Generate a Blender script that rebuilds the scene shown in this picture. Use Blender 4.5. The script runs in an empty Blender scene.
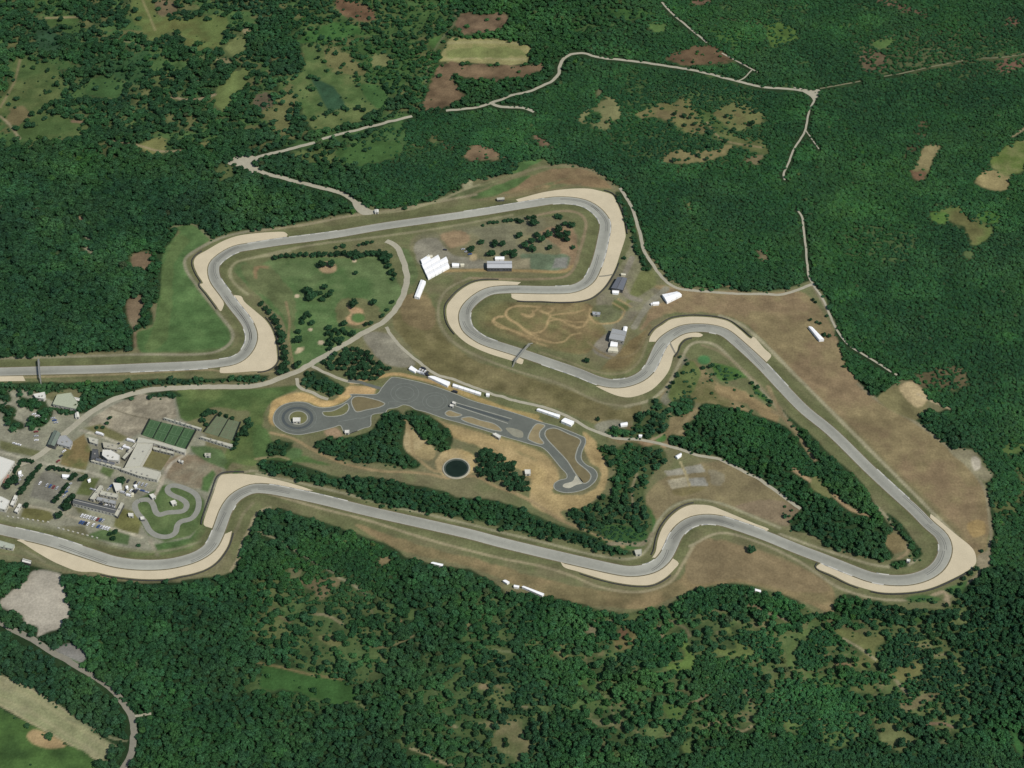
import bpy, bmesh, math, random
import numpy as np
from mathutils import Vector

random.seed(7)
rng = np.random.default_rng(7)
SC = bpy.context.scene
COL = SC.collection

# ------------------------------------------------------------------ camera
W, H = 1024, 768
FPX = 1818.0
PITCH = math.radians(45.0)
DIST = 1818.0
CAMH = DIST * math.sin(PITCH)
CAMY = -DIST * math.cos(PITCH)
SP, CP = math.sin(PITCH), math.cos(PITCH)

def G(u, v, z=0.0):
    """point of the plan seen at picture point (u, v), at height z over the ground"""
    a = (u - W / 2) / FPX
    b = (v - H / 2) / FPX
    dx, dy, dz = a, CP - b * SP, -SP - b * CP
    t = (CAMH - z) / -dz
    return (a * t, CAMY + dy * t, z)

def UV(x, y, z=0.0):
    ry = y - CAMY
    rz = z - CAMH
    depth = ry * CP - rz * SP
    b = -(ry * SP + rz * CP)
    return W / 2 + FPX * x / depth, H / 2 + FPX * b / depth

cam = bpy.data.cameras.new('camera')
cam.sensor_width = 36.0
cam.lens = FPX / W * 36.0
cam.clip_start = 10.0
cam.clip_end = 60000.0
camo = bpy.data.objects.new('camera', cam)
COL.objects.link(camo)
camo.location = (0, CAMY, CAMH)
camo.rotation_euler = (math.radians(90) - PITCH, 0, 0)
SC.camera = camo

# ------------------------------------------------------------------ light
SUN_AZ, SUN_EL = math.radians(128), math.radians(50)
wd = bpy.data.worlds.new('World')
SC.world = wd
wd.use_nodes = True
nt = wd.node_tree
nt.nodes.clear()
sky = nt.nodes.new('ShaderNodeTexSky')
sky.sky_type = 'NISHITA'
sky.sun_disc = False
sky.sun_elevation = SUN_EL
sky.sun_rotation = SUN_AZ
sky.altitude = 300
bg = nt.nodes.new('ShaderNodeBackground')
bg.inputs['Strength'].default_value = 0.085
wo = nt.nodes.new('ShaderNodeOutputWorld')
nt.links.new(sky.outputs[0], bg.inputs[0])
nt.links.new(bg.outputs[0], wo.inputs[0])
sl = bpy.data.lights.new('sun', 'SUN')
sl.energy = 3.6
sl.angle = math.radians(0.53)
sl.color = (1.0, 0.955, 0.88)
so = bpy.data.objects.new('sun', sl)
COL.objects.link(so)
sd = Vector((math.sin(SUN_AZ) * math.cos(SUN_EL), math.cos(SUN_AZ) * math.cos(SUN_EL), math.sin(SUN_EL)))
so.rotation_euler = sd.to_track_quat('Z', 'Y').to_euler()
so.location = (600, -600, 900)
SC.view_settings.view_transform = 'Standard'
SC.view_settings.look = 'None'
SC.view_settings.gamma = 1
SC.view_settings.use_curve_mapping = False
SC.view_settings.exposure = 0.1
SC.render.engine = 'CYCLES'
SC.cycles.max_bounces = 4
SC.cycles.diffuse_bounces = 2
SC.cycles.glossy_bounces = 2

# ------------------------------------------------------------------ colour
KA = 0.78          # albedo of a flat thing whose sunlit picture colour is c

def lin(c):
    c = np.asarray(c, float) / 255.0
    return np.where(c <= 0.04045, c / 12.92, ((c + 0.055) / 1.055) ** 2.4)

def alb(c, k=None):
    return tuple(float(x) for x in np.clip(lin(c) * (KA if k is None else k), 0, 0.85))

MATS = {}

def mat(name, rgb, rough=0.85, var=0.12, scale=0.6, spec=0.3, attr=None, inst=None, var2=0.0, scale2=0.05, bump=0.0, metal=0.0):
    """procedural material: base colour (or a colour attribute) broken up by two noises"""
    if name in MATS:
        return MATS[name]
    m = bpy.data.materials.new(name)
    m.use_nodes = True
    t = m.node_tree
    p = t.nodes['Principled BSDF']
    p.inputs['Roughness'].default_value = rough
    p.inputs['Specular IOR Level'].default_value = spec
    p.inputs['Metallic'].default_value = metal
    tc = t.nodes.new('ShaderNodeTexCoord')
    geo = t.nodes.new('ShaderNodeNewGeometry')
    if attr:
        a = t.nodes.new('ShaderNodeAttribute')
        a.attribute_name = attr
        src = a.outputs['Color']
    else:
        r = t.nodes.new('ShaderNodeRGB')
        r.outputs[0].default_value = (*rgb, 1)
        src = r.outputs[0]
    if inst:
        a = t.nodes.new('ShaderNodeAttribute')
        a.attribute_type = 'INSTANCER'
        a.attribute_name = inst
        mx = t.nodes.new('ShaderNodeMix')
        mx.data_type = 'RGBA'
        mx.blend_type = 'MULTIPLY'
        mx.inputs['Factor'].default_value = 1
        t.links.new(src, mx.inputs['A'])
        t.links.new(a.outputs['Color'], mx.inputs['B'])
        src = mx.outputs['Result']
    for (vv, ss, det) in ((var, scale, 3), (var2, scale2, 3)):
        if vv <= 0:
            continue
        n = t.nodes.new('ShaderNodeTexNoise')
        n.inputs['Scale'].default_value = ss
        n.inputs['Detail'].default_value = det
        n.inputs['Roughness'].default_value = 0.65
        t.links.new(geo.outputs['Position'], n.inputs['Vector'])
        mr = t.nodes.new('ShaderNodeMapRange')
        mr.inputs['From Min'].default_value = 0.25
        mr.inputs['From Max'].default_value = 0.75
        mr.inputs['To Min'].default_value = 1 - vv
        mr.inputs['To Max'].default_value = 1 + vv
        t.links.new(n.outputs['Fac'], mr.inputs['Value'])
        mx = t.nodes.new('ShaderNodeMix')
        mx.data_type = 'RGBA'
        mx.blend_type = 'MULTIPLY'
        mx.inputs['Factor'].default_value = 1
        t.links.new(src, mx.inputs['A'])
        t.links.new(mr.outputs[0], mx.inputs['B'])
        src = mx.outputs['Result']
    t.links.new(src, p.inputs['Base Color'])
    if bump > 0:
        n = t.nodes.new('ShaderNodeTexNoise')
        n.inputs['Scale'].default_value = 0.5
        n.inputs['Detail'].default_value = 4
        t.links.new(geo.outputs['Position'], n.inputs['Vector'])
        b = t.nodes.new('ShaderNodeBump')
        b.inputs['Strength'].default_value = bump
        b.inputs['Distance'].default_value = 1.0
        t.links.new(n.outputs['Fac'], b.inputs['Height'])
        t.links.new(b.outputs[0], p.inputs['Normal'])
    MATS[name] = m
    return m

# ------------------------------------------------------------------ object helpers
def tag(o, label=None, cat=None, group=None, kind=None):
    if label: o['label'] = label
    if cat: o['category'] = cat
    if group: o['group'] = group
    if kind: o['kind'] = kind
    return o

def mesh(name, verts, faces, mats=None, idx=None, cols=None):
    me = bpy.data.meshes.new(name)
    me.from_pydata([tuple(v) for v in verts], [], faces)
    for m in (mats or []):
        me.materials.append(m)
    if idx is not None:
        me.polygons.foreach_set('material_index', idx)
    if cols is not None:
        a = me.color_attributes.new('paint', 'FLOAT_COLOR', 'POINT')
        c = np.ones((len(verts), 4), np.float32)
        c[:, :3] = cols
        a.data.foreach_set('color', c.ravel())
    me.update()
    return me

def obj(name, me, parent=None, loc=None):
    o = bpy.data.objects.new(name, me)
    COL.objects.link(o)
    if parent is not None:
        o.parent = parent
    if loc is not None:
        o.location = loc
    return o

class MB:
    def __init__(s):
        s.v, s.f, s.i = [], [], []
    def prism(s, pts, z0, z1, i=0, cap=True):
        """upright prism over a polygon (x, y), wound counter-clockwise"""
        a = sum(pts[k][0] * pts[(k + 1) % len(pts)][1] - pts[(k + 1) % len(pts)][0] * pts[k][1] for k in range(len(pts)))
        if a < 0:
            pts = pts[::-1]
        n, b = len(pts), len(s.v)
        s.v += [(p[0], p[1], z0) for p in pts] + [(p[0], p[1], z1) for p in pts]
        for k in range(n):
            j = (k + 1) % n
            s.f.append((b + k, b + j, b + n + j, b + n + k)); s.i.append(i)
        if cap:
            s.f.append(tuple(b + n + k for k in range(n))); s.i.append(i)
            s.f.append(tuple(b + k for k in reversed(range(n)))); s.i.append(i)
        return s
    def box(s, c, d, rot=0.0, i=0, taper=1.0):
        """box with centre of its base c, size d, turned by rot"""
        ca, sa = math.cos(rot), math.sin(rot)
        b = len(s.v)
        for zz, t in ((0, 1.0), (d[2], taper)):
            for (px, py) in ((-1, -1), (1, -1), (1, 1), (-1, 1)):
                x, y = px * d[0] / 2 * t, py * d[1] / 2 * t
                s.v.append((c[0] + x * ca - y * sa, c[1] + x * sa + y * ca, c[2] + zz))
        for f in ((0, 3, 2, 1), (4, 5, 6, 7), (0, 1, 5, 4), (1, 2, 6, 5), (2, 3, 7, 6), (3, 0, 4, 7)):
            s.f.append(tuple(b + k for k in f)); s.i.append(i)
        return s
    def add(s, verts, faces, i=0):
        b = len(s.v)
        s.v += [tuple(v) for v in verts]
        for f in faces:
            s.f.append(tuple(b + k for k in f)); s.i.append(i)
        return s
    def cyl(s, c, r, h, n=8, i=0, r2=None):
        r2 = r if r2 is None else r2
        b = len(s.v)
        for zz, rr in ((0, r), (h, r2)):
            for k in range(n):
                a = 2 * math.pi * k / n
                s.v.append((c[0] + rr * math.cos(a), c[1] + rr * math.sin(a), c[2] + zz))
        for k in range(n):
            j = (k + 1) % n
            s.f.append((b + k, b + j, b + n + j, b + n + k)); s.i.append(i)
        s.f.append(tuple(b + n + k for k in range(n))); s.i.append(i)
        return s
    def build(s, name, mats, parent=None, loc=None):
        if not isinstance(mats, (list, tuple)):
            mats = [mats]
        return obj(name, mesh(name, s.v, s.f, mats, s.i), parent, loc)

def Z(x0, y0, s, txt):
    """list of picture points from points read off an enlarged detail with origin x0, y0 and scale s"""
    out = []
    for w in txt.split():
        a = w.split(',')
        out.append((x0 + float(a[0]) / s, y0 + float(a[1]) / s) + tuple(float(q) for q in a[2:]))
    return out

def q(r, c, txt):
    return Z(256 * (c - 1), 192 * (r - 1), 4.0, txt)
def m8(x0, y0, txt):
    return Z(x0, y0, 7.68, txt)
def m10(x0, y0, txt):
    return Z(x0, y0, 10.24, txt)
def m11(x0, y0, txt):
    return Z(x0, y0, 10.6667, txt)
def pp(txt):
    return Z(0, 0, 1.0, txt)

def spline(pts, step=2.5, closed=False):
    """Catmull-Rom through 2-D points, resampled"""
    P = [np.array(p[:2], float) for p in pts]
    n = len(P)
    out = []
    rngk = range(n if closed else n - 1)
    for k in rngk:
        p1, p2 = P[k], P[(k + 1) % n]
        p0 = P[k - 1] if (closed or k > 0) else 2 * p1 - p2
        p3 = P[(k + 2) % n] if (closed or k < n - 2) else 2 * p2 - p1
        d = np.linalg.norm(p2 - p1)
        m = max(1, int(math.ceil(d / step)))
        # centripetal parametrisation avoids loops between uneven points
        t0 = 0.0
        t1 = t0 + max(np.linalg.norm(p1 - p0), 1e-4) ** 0.5
        t2 = t1 + max(d, 1e-4) ** 0.5
        t3 = t2 + max(np.linalg.norm(p3 - p2), 1e-4) ** 0.5
        for j in range(m):
            t = t1 + (t2 - t1) * j / m
            a1 = (t1 - t) / (t1 - t0) * p0 + (t - t0) / (t1 - t0) * p1
            a2 = (t2 - t) / (t2 - t1) * p1 + (t - t1) / (t2 - t1) * p2
            a3 = (t3 - t) / (t3 - t2) * p2 + (t - t2) / (t3 - t2) * p3
            b1 = (t2 - t) / (t2 - t0) * a1 + (t - t0) / (t2 - t0) * a2
            b2 = (t3 - t) / (t3 - t1) * a2 + (t - t1) / (t3 - t1) * a3
            out.append((t2 - t) / (t2 - t1) * b1 + (t - t1) / (t2 - t1) * b2)
    if not closed:
        out.append(P[-1])
    return np.array(out)

def world(pts, z=0.0):
    return [G(p[0], p[1], z)[:2] for p in pts]

def normals(L):
    d = np.gradient(L, axis=0)
    d /= np.maximum(np.linalg.norm(d, axis=1, keepdims=True), 1e-6)
    return np.stack([-d[:, 1], d[:, 0]], 1)

def strip(name, L, offs, z, material, cols=None, smoothz=None):
    """ribbon along the world line L with cross-section offsets offs (to the line's own side)"""
    N = normals(L)
    n, k = len(L), len(offs)
    zz = z if isinstance(z, (list, tuple)) else [z] * k
    V = np.zeros((n, k, 3))
    for j, o in enumerate(offs):
        V[:, j, :2] = L + N * o
        V[:, j, 2] = zz[j]
    F = []
    flip = offs[-1] > offs[0]
    for a in range(n - 1):
        for j in range(k - 1):
            p = (a * k + j, (a + 1) * k + j, (a + 1) * k + j + 1, a * k + j + 1)
            F.append(p if not flip else p)
    me = mesh(name, V.reshape(-1, 3), F, [material], None, cols)
    # faces up
    me.calc_loop_triangles()
    if len(me.polygons) and me.polygons[0].normal.z < 0:
        me.flip_normals()
    return obj(name, me)

def sheet(name, poly, z, material, holes=()):
    """flat polygon (world x, y), triangulated"""
    bm = bmesh.new()
    edges = []
    for loop in (poly,) + tuple(holes):
        vs = [bm.verts.new((p[0], p[1], z)) for p in loop]
        for k in range(len(vs)):
            edges.append(bm.edges.new((vs[k], vs[(k + 1) % len(vs)])))
    bmesh.ops.triangle_fill(bm, use_beauty=True, use_dissolve=False, edges=edges)
    bmesh.ops.recalc_face_normals(bm, faces=bm.faces)
    for f in bm.faces:
        if f.normal.z < 0:
            f.normal_flip()
    me = bpy.data.meshes.new(name)
    bm.to_mesh(me)
    bm.free()
    me.materials.append(material)
    return obj(name, me)
# ------------------------------------------------------------------ ground: painted land cover on one sheet
STEP = 1.5
def axis(lo, hi, far):
    a = np.arange(lo, hi + STEP, STEP)
    e = []
    d = STEP * 4
    x = a[-1]
    while x < far:
        x += d; d *= 1.6; e.append(x)
    b = []
    d = STEP * 4
    x = a[0]
    while x > -far:
        x -= d; d *= 1.6; b.append(x)
    return np.concatenate([np.array(b[::-1]), a, np.array(e)])
XS = axis(-700, 700, 22000)
YS = axis(-470, 720, 22000)
NX, NY = len(XS), len(YS)
GX, GY = np.meshgrid(XS, YS)
GX = GX.ravel(); GY = GY.ravel()
_ry = GY - CAMY
_dep = np.maximum(_ry * CP + CAMH * SP, 50.0)
GU = (W / 2 + FPX * GX / _dep).astype(np.float32)
GV = (H / 2 - FPX * (_ry * SP - CAMH * CP) / _dep).astype(np.float32)
FAR = (np.abs(GX) > 750) | (GY > 770) | (GY < -520)
GU[FAR] = -9999; GV[FAR] = -9999

_LAT = {}
def vnoise(x, y, seed):
    if seed not in _LAT:
        _LAT[seed] = np.random.default_rng(seed).random((256, 256)).astype(np.float32)
    L = _LAT[seed]
    xi = np.floor(x).astype(np.int64); yi = np.floor(y).astype(np.int64)
    fx = (x - xi).astype(np.float32); fy = (y - yi).astype(np.float32)
    fx = fx * fx * (3 - 2 * fx); fy = fy * fy * (3 - 2 * fy)
    a = L[yi & 255, xi & 255]; b = L[yi & 255, (xi + 1) & 255]
    c = L[(yi + 1) & 255, xi & 255]; d = L[(yi + 1) & 255, (xi + 1) & 255]
    return (a * (1 - fx) + b * fx) * (1 - fy) + (c * (1 - fx) + d * fx) * fy
def fbm(x, y, size, seed, oct=4):
    s, w, tot = 0, 1.0, 0
    for o in range(oct):
        s = s + w * vnoise(x / size * 2 ** o + 17.3 * o, y / size * 2 ** o + 9.1 * o, seed + o)
        tot += w; w *= 0.55
    return s / tot

def alb_arr(c):
    return np.array(alb(c), np.float32)
N1 = fbm(GX, GY, 9, 11, 3) - 0.5          # edge wobble
N2 = fbm(GX, GY, 60, 31, 5) - 0.5         # broad patches
N3 = fbm(GX, GY, 14, 51, 4) - 0.5
CBASE = np.zeros((len(GX), 3), np.float32)
FLOOR = alb_arr((44, 64, 38))
CBASE[:] = FLOOR
CBASE *= (1 + 0.5 * N2[:, None] + 0.35 * N3[:, None])
DEN = np.ones(len(GX), np.float32)         # how densely trees stand
TIN = np.ones((len(GX), 3), np.float32)    # tint of the crowns
SIZ = np.ones(len(GX), np.float32)         # size of the crowns
HGT = np.ones(len(GX), np.float32)

ORDER = np.argsort(GV, kind='stable')
GVS = GV[ORDER]
def sub(u0, v0, u1, v1):
    a, b = np.searchsorted(GVS, [v0, v1])
    k = ORDER[a:b]
    return k[(GU[k] >= u0) & (GU[k] <= u1)]

def segdist(u, v, P, closed):
    n = len(P)
    best = np.full(len(u), 1e9, np.float32)
    ins = np.zeros(len(u), bool)
    for k in range(n if closed else n - 1):
        ax, ay = P[k]; bx, by = P[(k + 1) % n]
        dx, dy = bx - ax, by - ay
        L = dx * dx + dy * dy + 1e-9
        t = np.clip(((u - ax) * dx + (v - ay) * dy) / L, 0, 1)
        d = (u - ax - t * dx) ** 2 + (v - ay - t * dy) ** 2
        np.minimum(best, d, out=best)
        if closed and ay != by:
            c = (ay > v) != (by > v)
            ins ^= c & (u < dx * (v - ay) / dy + ax)
    return np.sqrt(best), ins

def put(k, a, color, d=None, tint=None, size=None, hgt=None, mot=0.0, mot2=None):
    if color is not None:
        c = alb_arr(color)[None, :] * np.ones((len(k), 1), np.float32)
        if mot2 is not None:     # second colour in broad patches
            m = np.clip(0.5 + 3.2 * N2[k] + 2.2 * N3[k], 0, 1)[:, None]
            c = c * (1 - m) + alb_arr(mot2)[None, :] * m
        if mot:
            c = c * (1 + mot * 2 * N3[k] + mot * N1[k])[:, None]
        CBASE[k] = CBASE[k] * (1 - a[:, None]) + c * a[:, None]
    if d is not None: DEN[k] = DEN[k] * (1 - a) + d * a
    if tint is not None: TIN[k] = TIN[k] * (1 - a[:, None]) + np.array(tint, np.float32)[None] * a[:, None]
    if size is not None: SIZ[k] = SIZ[k] * (1 - a) + size * a
    if hgt is not None: HGT[k] = HGT[k] * (1 - a) + hgt * a

def area(pts, color, d=0.0, soft=1.3, warp=3.4, op=1.0, mot=0.3, round_=True, **kw):
    P = [(p[0], p[1]) for p in pts]
    if round_:
        P = [tuple(p) for p in spline(P, 6, closed=True)]
    a = np.array(P)
    k = sub(a[:, 0].min() - 6, a[:, 1].min() - 6, a[:, 0].max() + 6, a[:, 1].max() + 6)
    if not len(k): return
    dist, ins = segdist(GU[k], GV[k], P, True)
    s = np.where(ins, dist, -dist) + warp * 2 * N1[k]
    al = np.clip(0.5 + s / (2 * soft), 0, 1)
    al = (al * al * (3 - 2 * al) * op).astype(np.float32)
    m = al > 0
    put(k[m], al[m], color, d=d, mot=mot, **kw)

def path(pts, color, w=3.0, d=0.0, soft=0.8, op=1.0, mot=0.15, warp=0.5, **kw):
    P = [tuple(p) for p in spline(pts, 5)]
    a = np.array(P)
    r = w / 2 + 4
    k = sub(a[:, 0].min() - r, a[:, 1].min() - r, a[:, 0].max() + r, a[:, 1].max() + r)
    if not len(k): return
    # width in metres: squash v by the foreshortening
    Q = [(p[0], p[1] / 0.72) for p in P]
    dist, _ = segdist(GU[k], GV[k] / 0.72, Q, False)
    s = w / 2 - dist + warp * 2 * N1[k]
    al = np.clip(0.5 + s / (2 * soft), 0, 1).astype(np.float32) * op
    m = al > 0
    put(k[m], al[m], color, d=d, mot=mot, **kw)

def disc(u, v, r, color, **kw):
    area([(u + r * math.cos(t), v + 0.71 * r * math.sin(t)) for t in np.linspace(0, 2 * math.pi, 15)[:-1]], color, **kw)

GREEN = (84, 108, 62); BRIGHT = (68, 97, 55); OLIVE = (112, 112, 76); TAN = (150, 132, 96)
BROWN = (128, 112, 82); STRAW = (128, 124, 80); PALE = (164, 158, 132); CLEAR = (110, 88, 66)
VERGE = (112, 112, 80); SAND = (180, 155, 106); PAVED = (150, 148, 127); DIRT = (158, 142, 108)

# ---- crown tints and sizes over the woods (species and age of the stands, no clearing)
area(pp('640,-20 1060,-20 1060,560 990,560 985,480 900,385 850,375 815,285 680,285 650,250 620,180 560,160'), None, d=None, soft=10, warp=8, size=0.58, hgt=.66, tint=(1.08, 1.16, 1.06))
area(pp('-40,150 150,160 235,210 160,260 150,350 -40,360'), None, d=None, soft=10, warp=8, size=1.15, tint=(0.82, 0.86, 0.9))
area(pp('-40,-20 240,-20 240,150 -40,150'), None, d=None, soft=10, warp=8, size=1.1, tint=(0.92, 0.94, 0.9))
area(pp('260,-20 640,-20 640,60 560,60 500,100 420,100 300,60'), None, d=None, soft=10, warp=8, size=0.85, tint=(1.0, 1.05, 0.95))
area(pp('380,130 520,100 600,60 800,100 800,280 650,250 610,180 540,160 480,180 380,205'), None, d=None, soft=8, warp=6, size=0.6, hgt=.68, tint=(1.0, 1.1, 1.02))
area(pp('500,590 1040,600 1040,790 500,790'), None, d=None, soft=10, warp=8, size=0.95, tint=(1.02, 1.06, 1.0))
area(pp('60,580 500,600 500,790 130,790 130,700'), None, d=None, soft=10, warp=8, size=0.95, tint=(0.92, 0.98, 0.92))
for (u, v, r, s, h, t) in ((822, 634, 17, .55, 1.2, 1.15), (806, 658, 24, .55, 1.2, 1.15), (861, 673, 18, .55, 1.3, 1.12), (898, 655, 24, .6, 1.3, 1.2),
                           (912, 688, 34, .55, 1.2, 1.15), (818, 700, 50, .55, 1.1, 1.1), (742, 662, 26, .6, 1.3, 1.2), (672, 655, 20, .6, 1.3, 1.1),
                           (842, 724, 46, .5, 1.2, 1.2), (720, 724, 20, .6, 1.2, 1.1), (755, 635, 22, .6, 1.2, 1.1), (625, 682, 24, 1.2, 1.2, .9),
                           (560, 735, 30, 1.1, 1.2, .95), (340, 570, 60, .6, 1.0, 1.0), (300, 690, 40, .8, 1.0, .9)):
    area([(u + r * math.cos(t2), v + 0.62 * r * math.sin(t2)) for t2 in np.linspace(0, 2 * math.pi, 13)[:-1]], None, d=None, soft=1.5, warp=2, size=s, hgt=h, tint=(t * 1.18 - .1, t * 1.12, t * 1.05 - .1))


# ---- open woods: scattered trees over rough grass, with denser copses in them
OPEN = (74, 92, 56)
area(pp('470,590 560,600 640,612 700,592 760,590 800,602 840,616 880,604 960,600 1000,640 990,700 960,735 900,725 820,735 740,730 640,745 560,745 500,770 440,770 450,700 470,640'), OPEN, d=.58, soft=8, warp=8, mot2=(96,106,66))
area(pp('-40,-40 250,-40 260,60 240,130 150,140 60,120 -40,140'), (70,86,54), d=.72, soft=8, warp=8, mot2=(86,96,60))
area(pp('290,-20 440,-20 440,60 400,110 360,60 300,40'), (72,92,54), d=.7, soft=8, warp=8, mot2=(84,100,58))
area(pp('256,575 330,570 380,590 400,650 350,690 300,660 256,640'), OPEN, d=.7, soft=8, warp=8, mot2=(90,100,62))
area(pp('400,690 480,690 500,768 420,768'), OPEN, d=.7, soft=8, warp=8)
area(pp('640,90 760,95 760,160 680,165 600,140 580,100'), (74,94,56), d=.75, soft=8, warp=6)
area(pp('850,40 1000,30 1040,60 1000,75 900,70'), (84,92,60), d=.75, soft=8, warp=6)
def glades(u0, v0, u1, v1, size, thr, color, seed, d=.12, op=.85):
    k = sub(u0, v0, u1, v1)
    n = fbm(GX[k], GY[k] / .8, size, seed, 4)
    ed = np.clip(np.minimum.reduce([GU[k] - u0, u1 - GU[k], GV[k] - v0, v1 - GV[k]]) / 25, 0, 1)
    al = (np.clip((n - thr) * 11, 0, 1) * ed * op).astype(np.float32)
    m = al > 0
    put(k[m], al[m], color, d=d, mot=.3)
glades(-60, -50, 460, 165, 34, .57, (76,106,60), 501)
glades(-60, -50, 460, 165, 22, .63, (106,108,70), 511)
glades(440, 600, 1010, 760, 22, .61, (84,106,62), 521)
glades(440, 600, 1010, 760, 13, .65, (120,116,82), 531)
glades(230, 560, 520, 770, 24, .63, (82,102,60), 541)
glades(560, -40, 1030, 120, 30, .63, (76,100,58), 551, d=.35)
def cop(txt, t=1.28, s=.56, h=1.15):
    area(Z(640,480,2.667,txt), None, d=1.0, soft=1.0, warp=1.6, size=s, hgt=h, tint=(t * .96, t * 1.04, t))
cop('75,330 130,295 220,280 300,285 330,310 390,310 430,335 425,370 330,362 280,335 200,352 110,350', 1.15, .7)
cop('260,412 320,395 380,430 385,465 330,468 270,442'); cop('140,472 180,460 290,500 335,540 330,572 300,600 180,600 150,540', 1.1)
cop('445,408 490,392 530,410 520,440 460,434'); cop('405,445 430,422 480,450 512,482 480,512 420,502'); cop('545,515 600,500 640,512 630,546 570,548')
cop('630,465 660,430 720,400 752,440 740,490 680,502', 1.2); cop('700,565 760,490 830,470 862,500 850,570 780,592 720,592', 1.1)
cop('315,605 370,540 450,525 590,555 602,600 540,620 450,642 400,662 330,645', 1.35); cop('405,690 470,632 560,615 625,650 600,692 540,702 470,722', 1.2)
cop('610,595 680,560 702,600 640,642', 1.15); cop('-200,800 100,760 180,722 400,702 700,722 1030,700 1080,840 0,860', 1.1, .62, 1.0)
cop('520,335 560,310 660,330 830,348 862,400 700,384 600,372', .95, .85); cop('860,400 900,330 1080,280 1080,700 980,690 900,640 870,540', 1.0, .85)
cop('40,440 90,430 130,470 120,520 60,520', 1.0, .8); cop('-60,380 60,390 50,470 -60,480', 1.1, .6); cop('20,580 120,560 150,620 60,680 0,660', .9, .9)
cop('-300,330 -60,350 -30,420 -150,440 -320,420', 1.0, .8); cop('-320,460 -200,450 -120,520 -180,600 -330,580', 1.05, .7); cop('-300,640 -150,620 -60,660 -120,720 -300,730', .9, .9)

def clear(pts, color, d=0.0, **kw):
    """a clearing: its rim is thin scrub before the open ground"""
    kw2 = {k: v for k, v in kw.items() if k not in ('soft', 'warp', 'op', 'round_')}
    area(pts, (82, 98, 60), d=.45, soft=5.5, warp=7, op=.7)
    area(pts, color, d=d, **kw)
# ---- clearings in the woods
clear(q(1,1,'0,400 40,330 60,250 130,230 200,260 240,290 250,360 180,440 280,480 370,510 300,545 190,560 80,555 40,500 0,470'), (80,102,58), d=.03, mot2=(92,104,62))
clear(q(1,1,'40,440 90,430 120,460 80,500 30,490'), (112,104,72), d=0)
clear(q(1,1,'340,370 400,300 490,320 485,385 390,390'), BRIGHT, d=.05)
clear(q(1,1,'480,240 560,210 600,190 560,330 490,320 400,250'), (58,88,54), d=.25)
clear(q(1,1,'140,120 200,110 240,170 230,200 150,200'), (56,84,58), d=.2)
clear(q(1,1,'190,72 320,68 300,100 200,102'), (74,98,54), d=.05)
path(q(1,1,'185,72 320,68'), (140,132,96), 2.5)
clear(q(1,1,'120,0 180,0 180,30 130,40'), (74,98,54), d=.2)
clear(q(1,1,'530,0 720,0 700,60 690,75 900,65 910,100 870,190 800,200 740,190 740,140 660,130 620,170 560,110 530,90'), (108,112,66), d=.04, mot2=(98,112,64))
clear(q(1,1,'620,10 710,5 690,60 640,60'), (116,104,78), d=.1)
path(q(1,1,'570,0 600,70 620,120'), (138,134,92), 2)
clear(q(1,1,'860,370 940,290 990,275 990,330 930,400 900,445 870,430'), (108,122,72))
clear(q(1,1,'910,170 980,150 970,215 920,215'), (110,118,74))
clear(q(1,1,'870,240 920,238 930,255 890,262'), (130,124,90))
clear(q(1,1,'970,110 1000,110 1000,130 975,130'), (140,132,100))
path(q(1,1,'690,388 740,398 800,396 860,378'), (150,136,108), 3)
clear(q(1,1,'550,585 600,560 650,545 660,600 600,615'), (118,120,74), d=.05)
path(q(1,1,'460,562 550,580 640,605 750,600'), (150,138,106), 2.5)
clear(q(1,1,'790,565 850,570 860,580 800,582'), (120,122,78))
path(q(1,1,'0,430 30,380 60,320 80,240'), (132,122,90), 2.5, op=.8)
path(q(1,1,'0,465 30,490 80,555'), (150,140,110), 2.5)
path(q(1,1,'290,485 340,490'), (128,108,86), 3.5)
clear(q(1,1,'600,310 660,315 660,332 605,332'), (92,106,64), d=.1)
path(q(1,1,'760,320 810,328'), (134,132,100), 2)
path(q(1,1,'430,150 530,172 620,192'), (130,128,96), 1.8, op=.8)
clear(q(1,1,'880,655 930,665 920,720 870,715'), (92,104,64), d=.2)
clear(q(1,2,'310,0 400,10 480,45 470,80 400,80 330,40'), CLEAR, d=.08, mot=.5)
clear(q(1,2,'800,100 830,60 900,55 1000,60 1005,100 930,130 820,125'), (117,99,77), d=.02, mot=.5)
area(q(1,2,'760,190 775,150 1000,158 1100,180 1085,250 1024,262 850,250 735,245 740,215'), (150,146,98), mot=.2, warp=.8, round_=False)
for y_, c_ in ((168, (162,156,112)), (182, (142,140,90)), (232, (164,156,114)), (246, (150,142,98))):
    path(q(1,2,'%d,%d 900,%d 1075,%d' % (768, y_ + 4, y_, y_ + 6)), c_, 3, op=.8)
area(q(1,2,'780,195 1060,200 1080,218 760,222'), (118,128,76), op=.8)
area(q(1,2,'735,255 850,255 1024,262 1150,255 1130,285 1040,310 870,315 790,300 795,330 830,380 780,420 700,440 670,430 690,360 720,290'), (117,99,75), d=.02, mot=.5)
clear(q(1,2,'190,170 260,180 330,210 390,240 440,290 430,320 520,340 530,370 520,430 470,440 420,490 340,510 230,520 160,400 100,400 80,360 130,310 190,290'), (88,112,64), d=.03, mot2=(100,112,68))
clear(q(1,2,'215,305 310,345 355,410 350,430 290,445 270,410'), (58,88,62), warp=.6, round_=False)
clear(q(1,2,'415,340 500,345 530,385 520,430 480,430'), (70,102,56), d=.03, warp=1)
clear(q(1,2,'20,440 80,400 130,330 160,410 140,480 120,540 80,530 40,470'), (110,112,72), d=.12)
clear(q(1,2,'0,380 60,380 60,430 0,440'), (100,92,72), d=.3)
clear(q(1,2,'280,180 400,240 440,290 330,290 280,250'), (112,112,72), d=.05)
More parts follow.
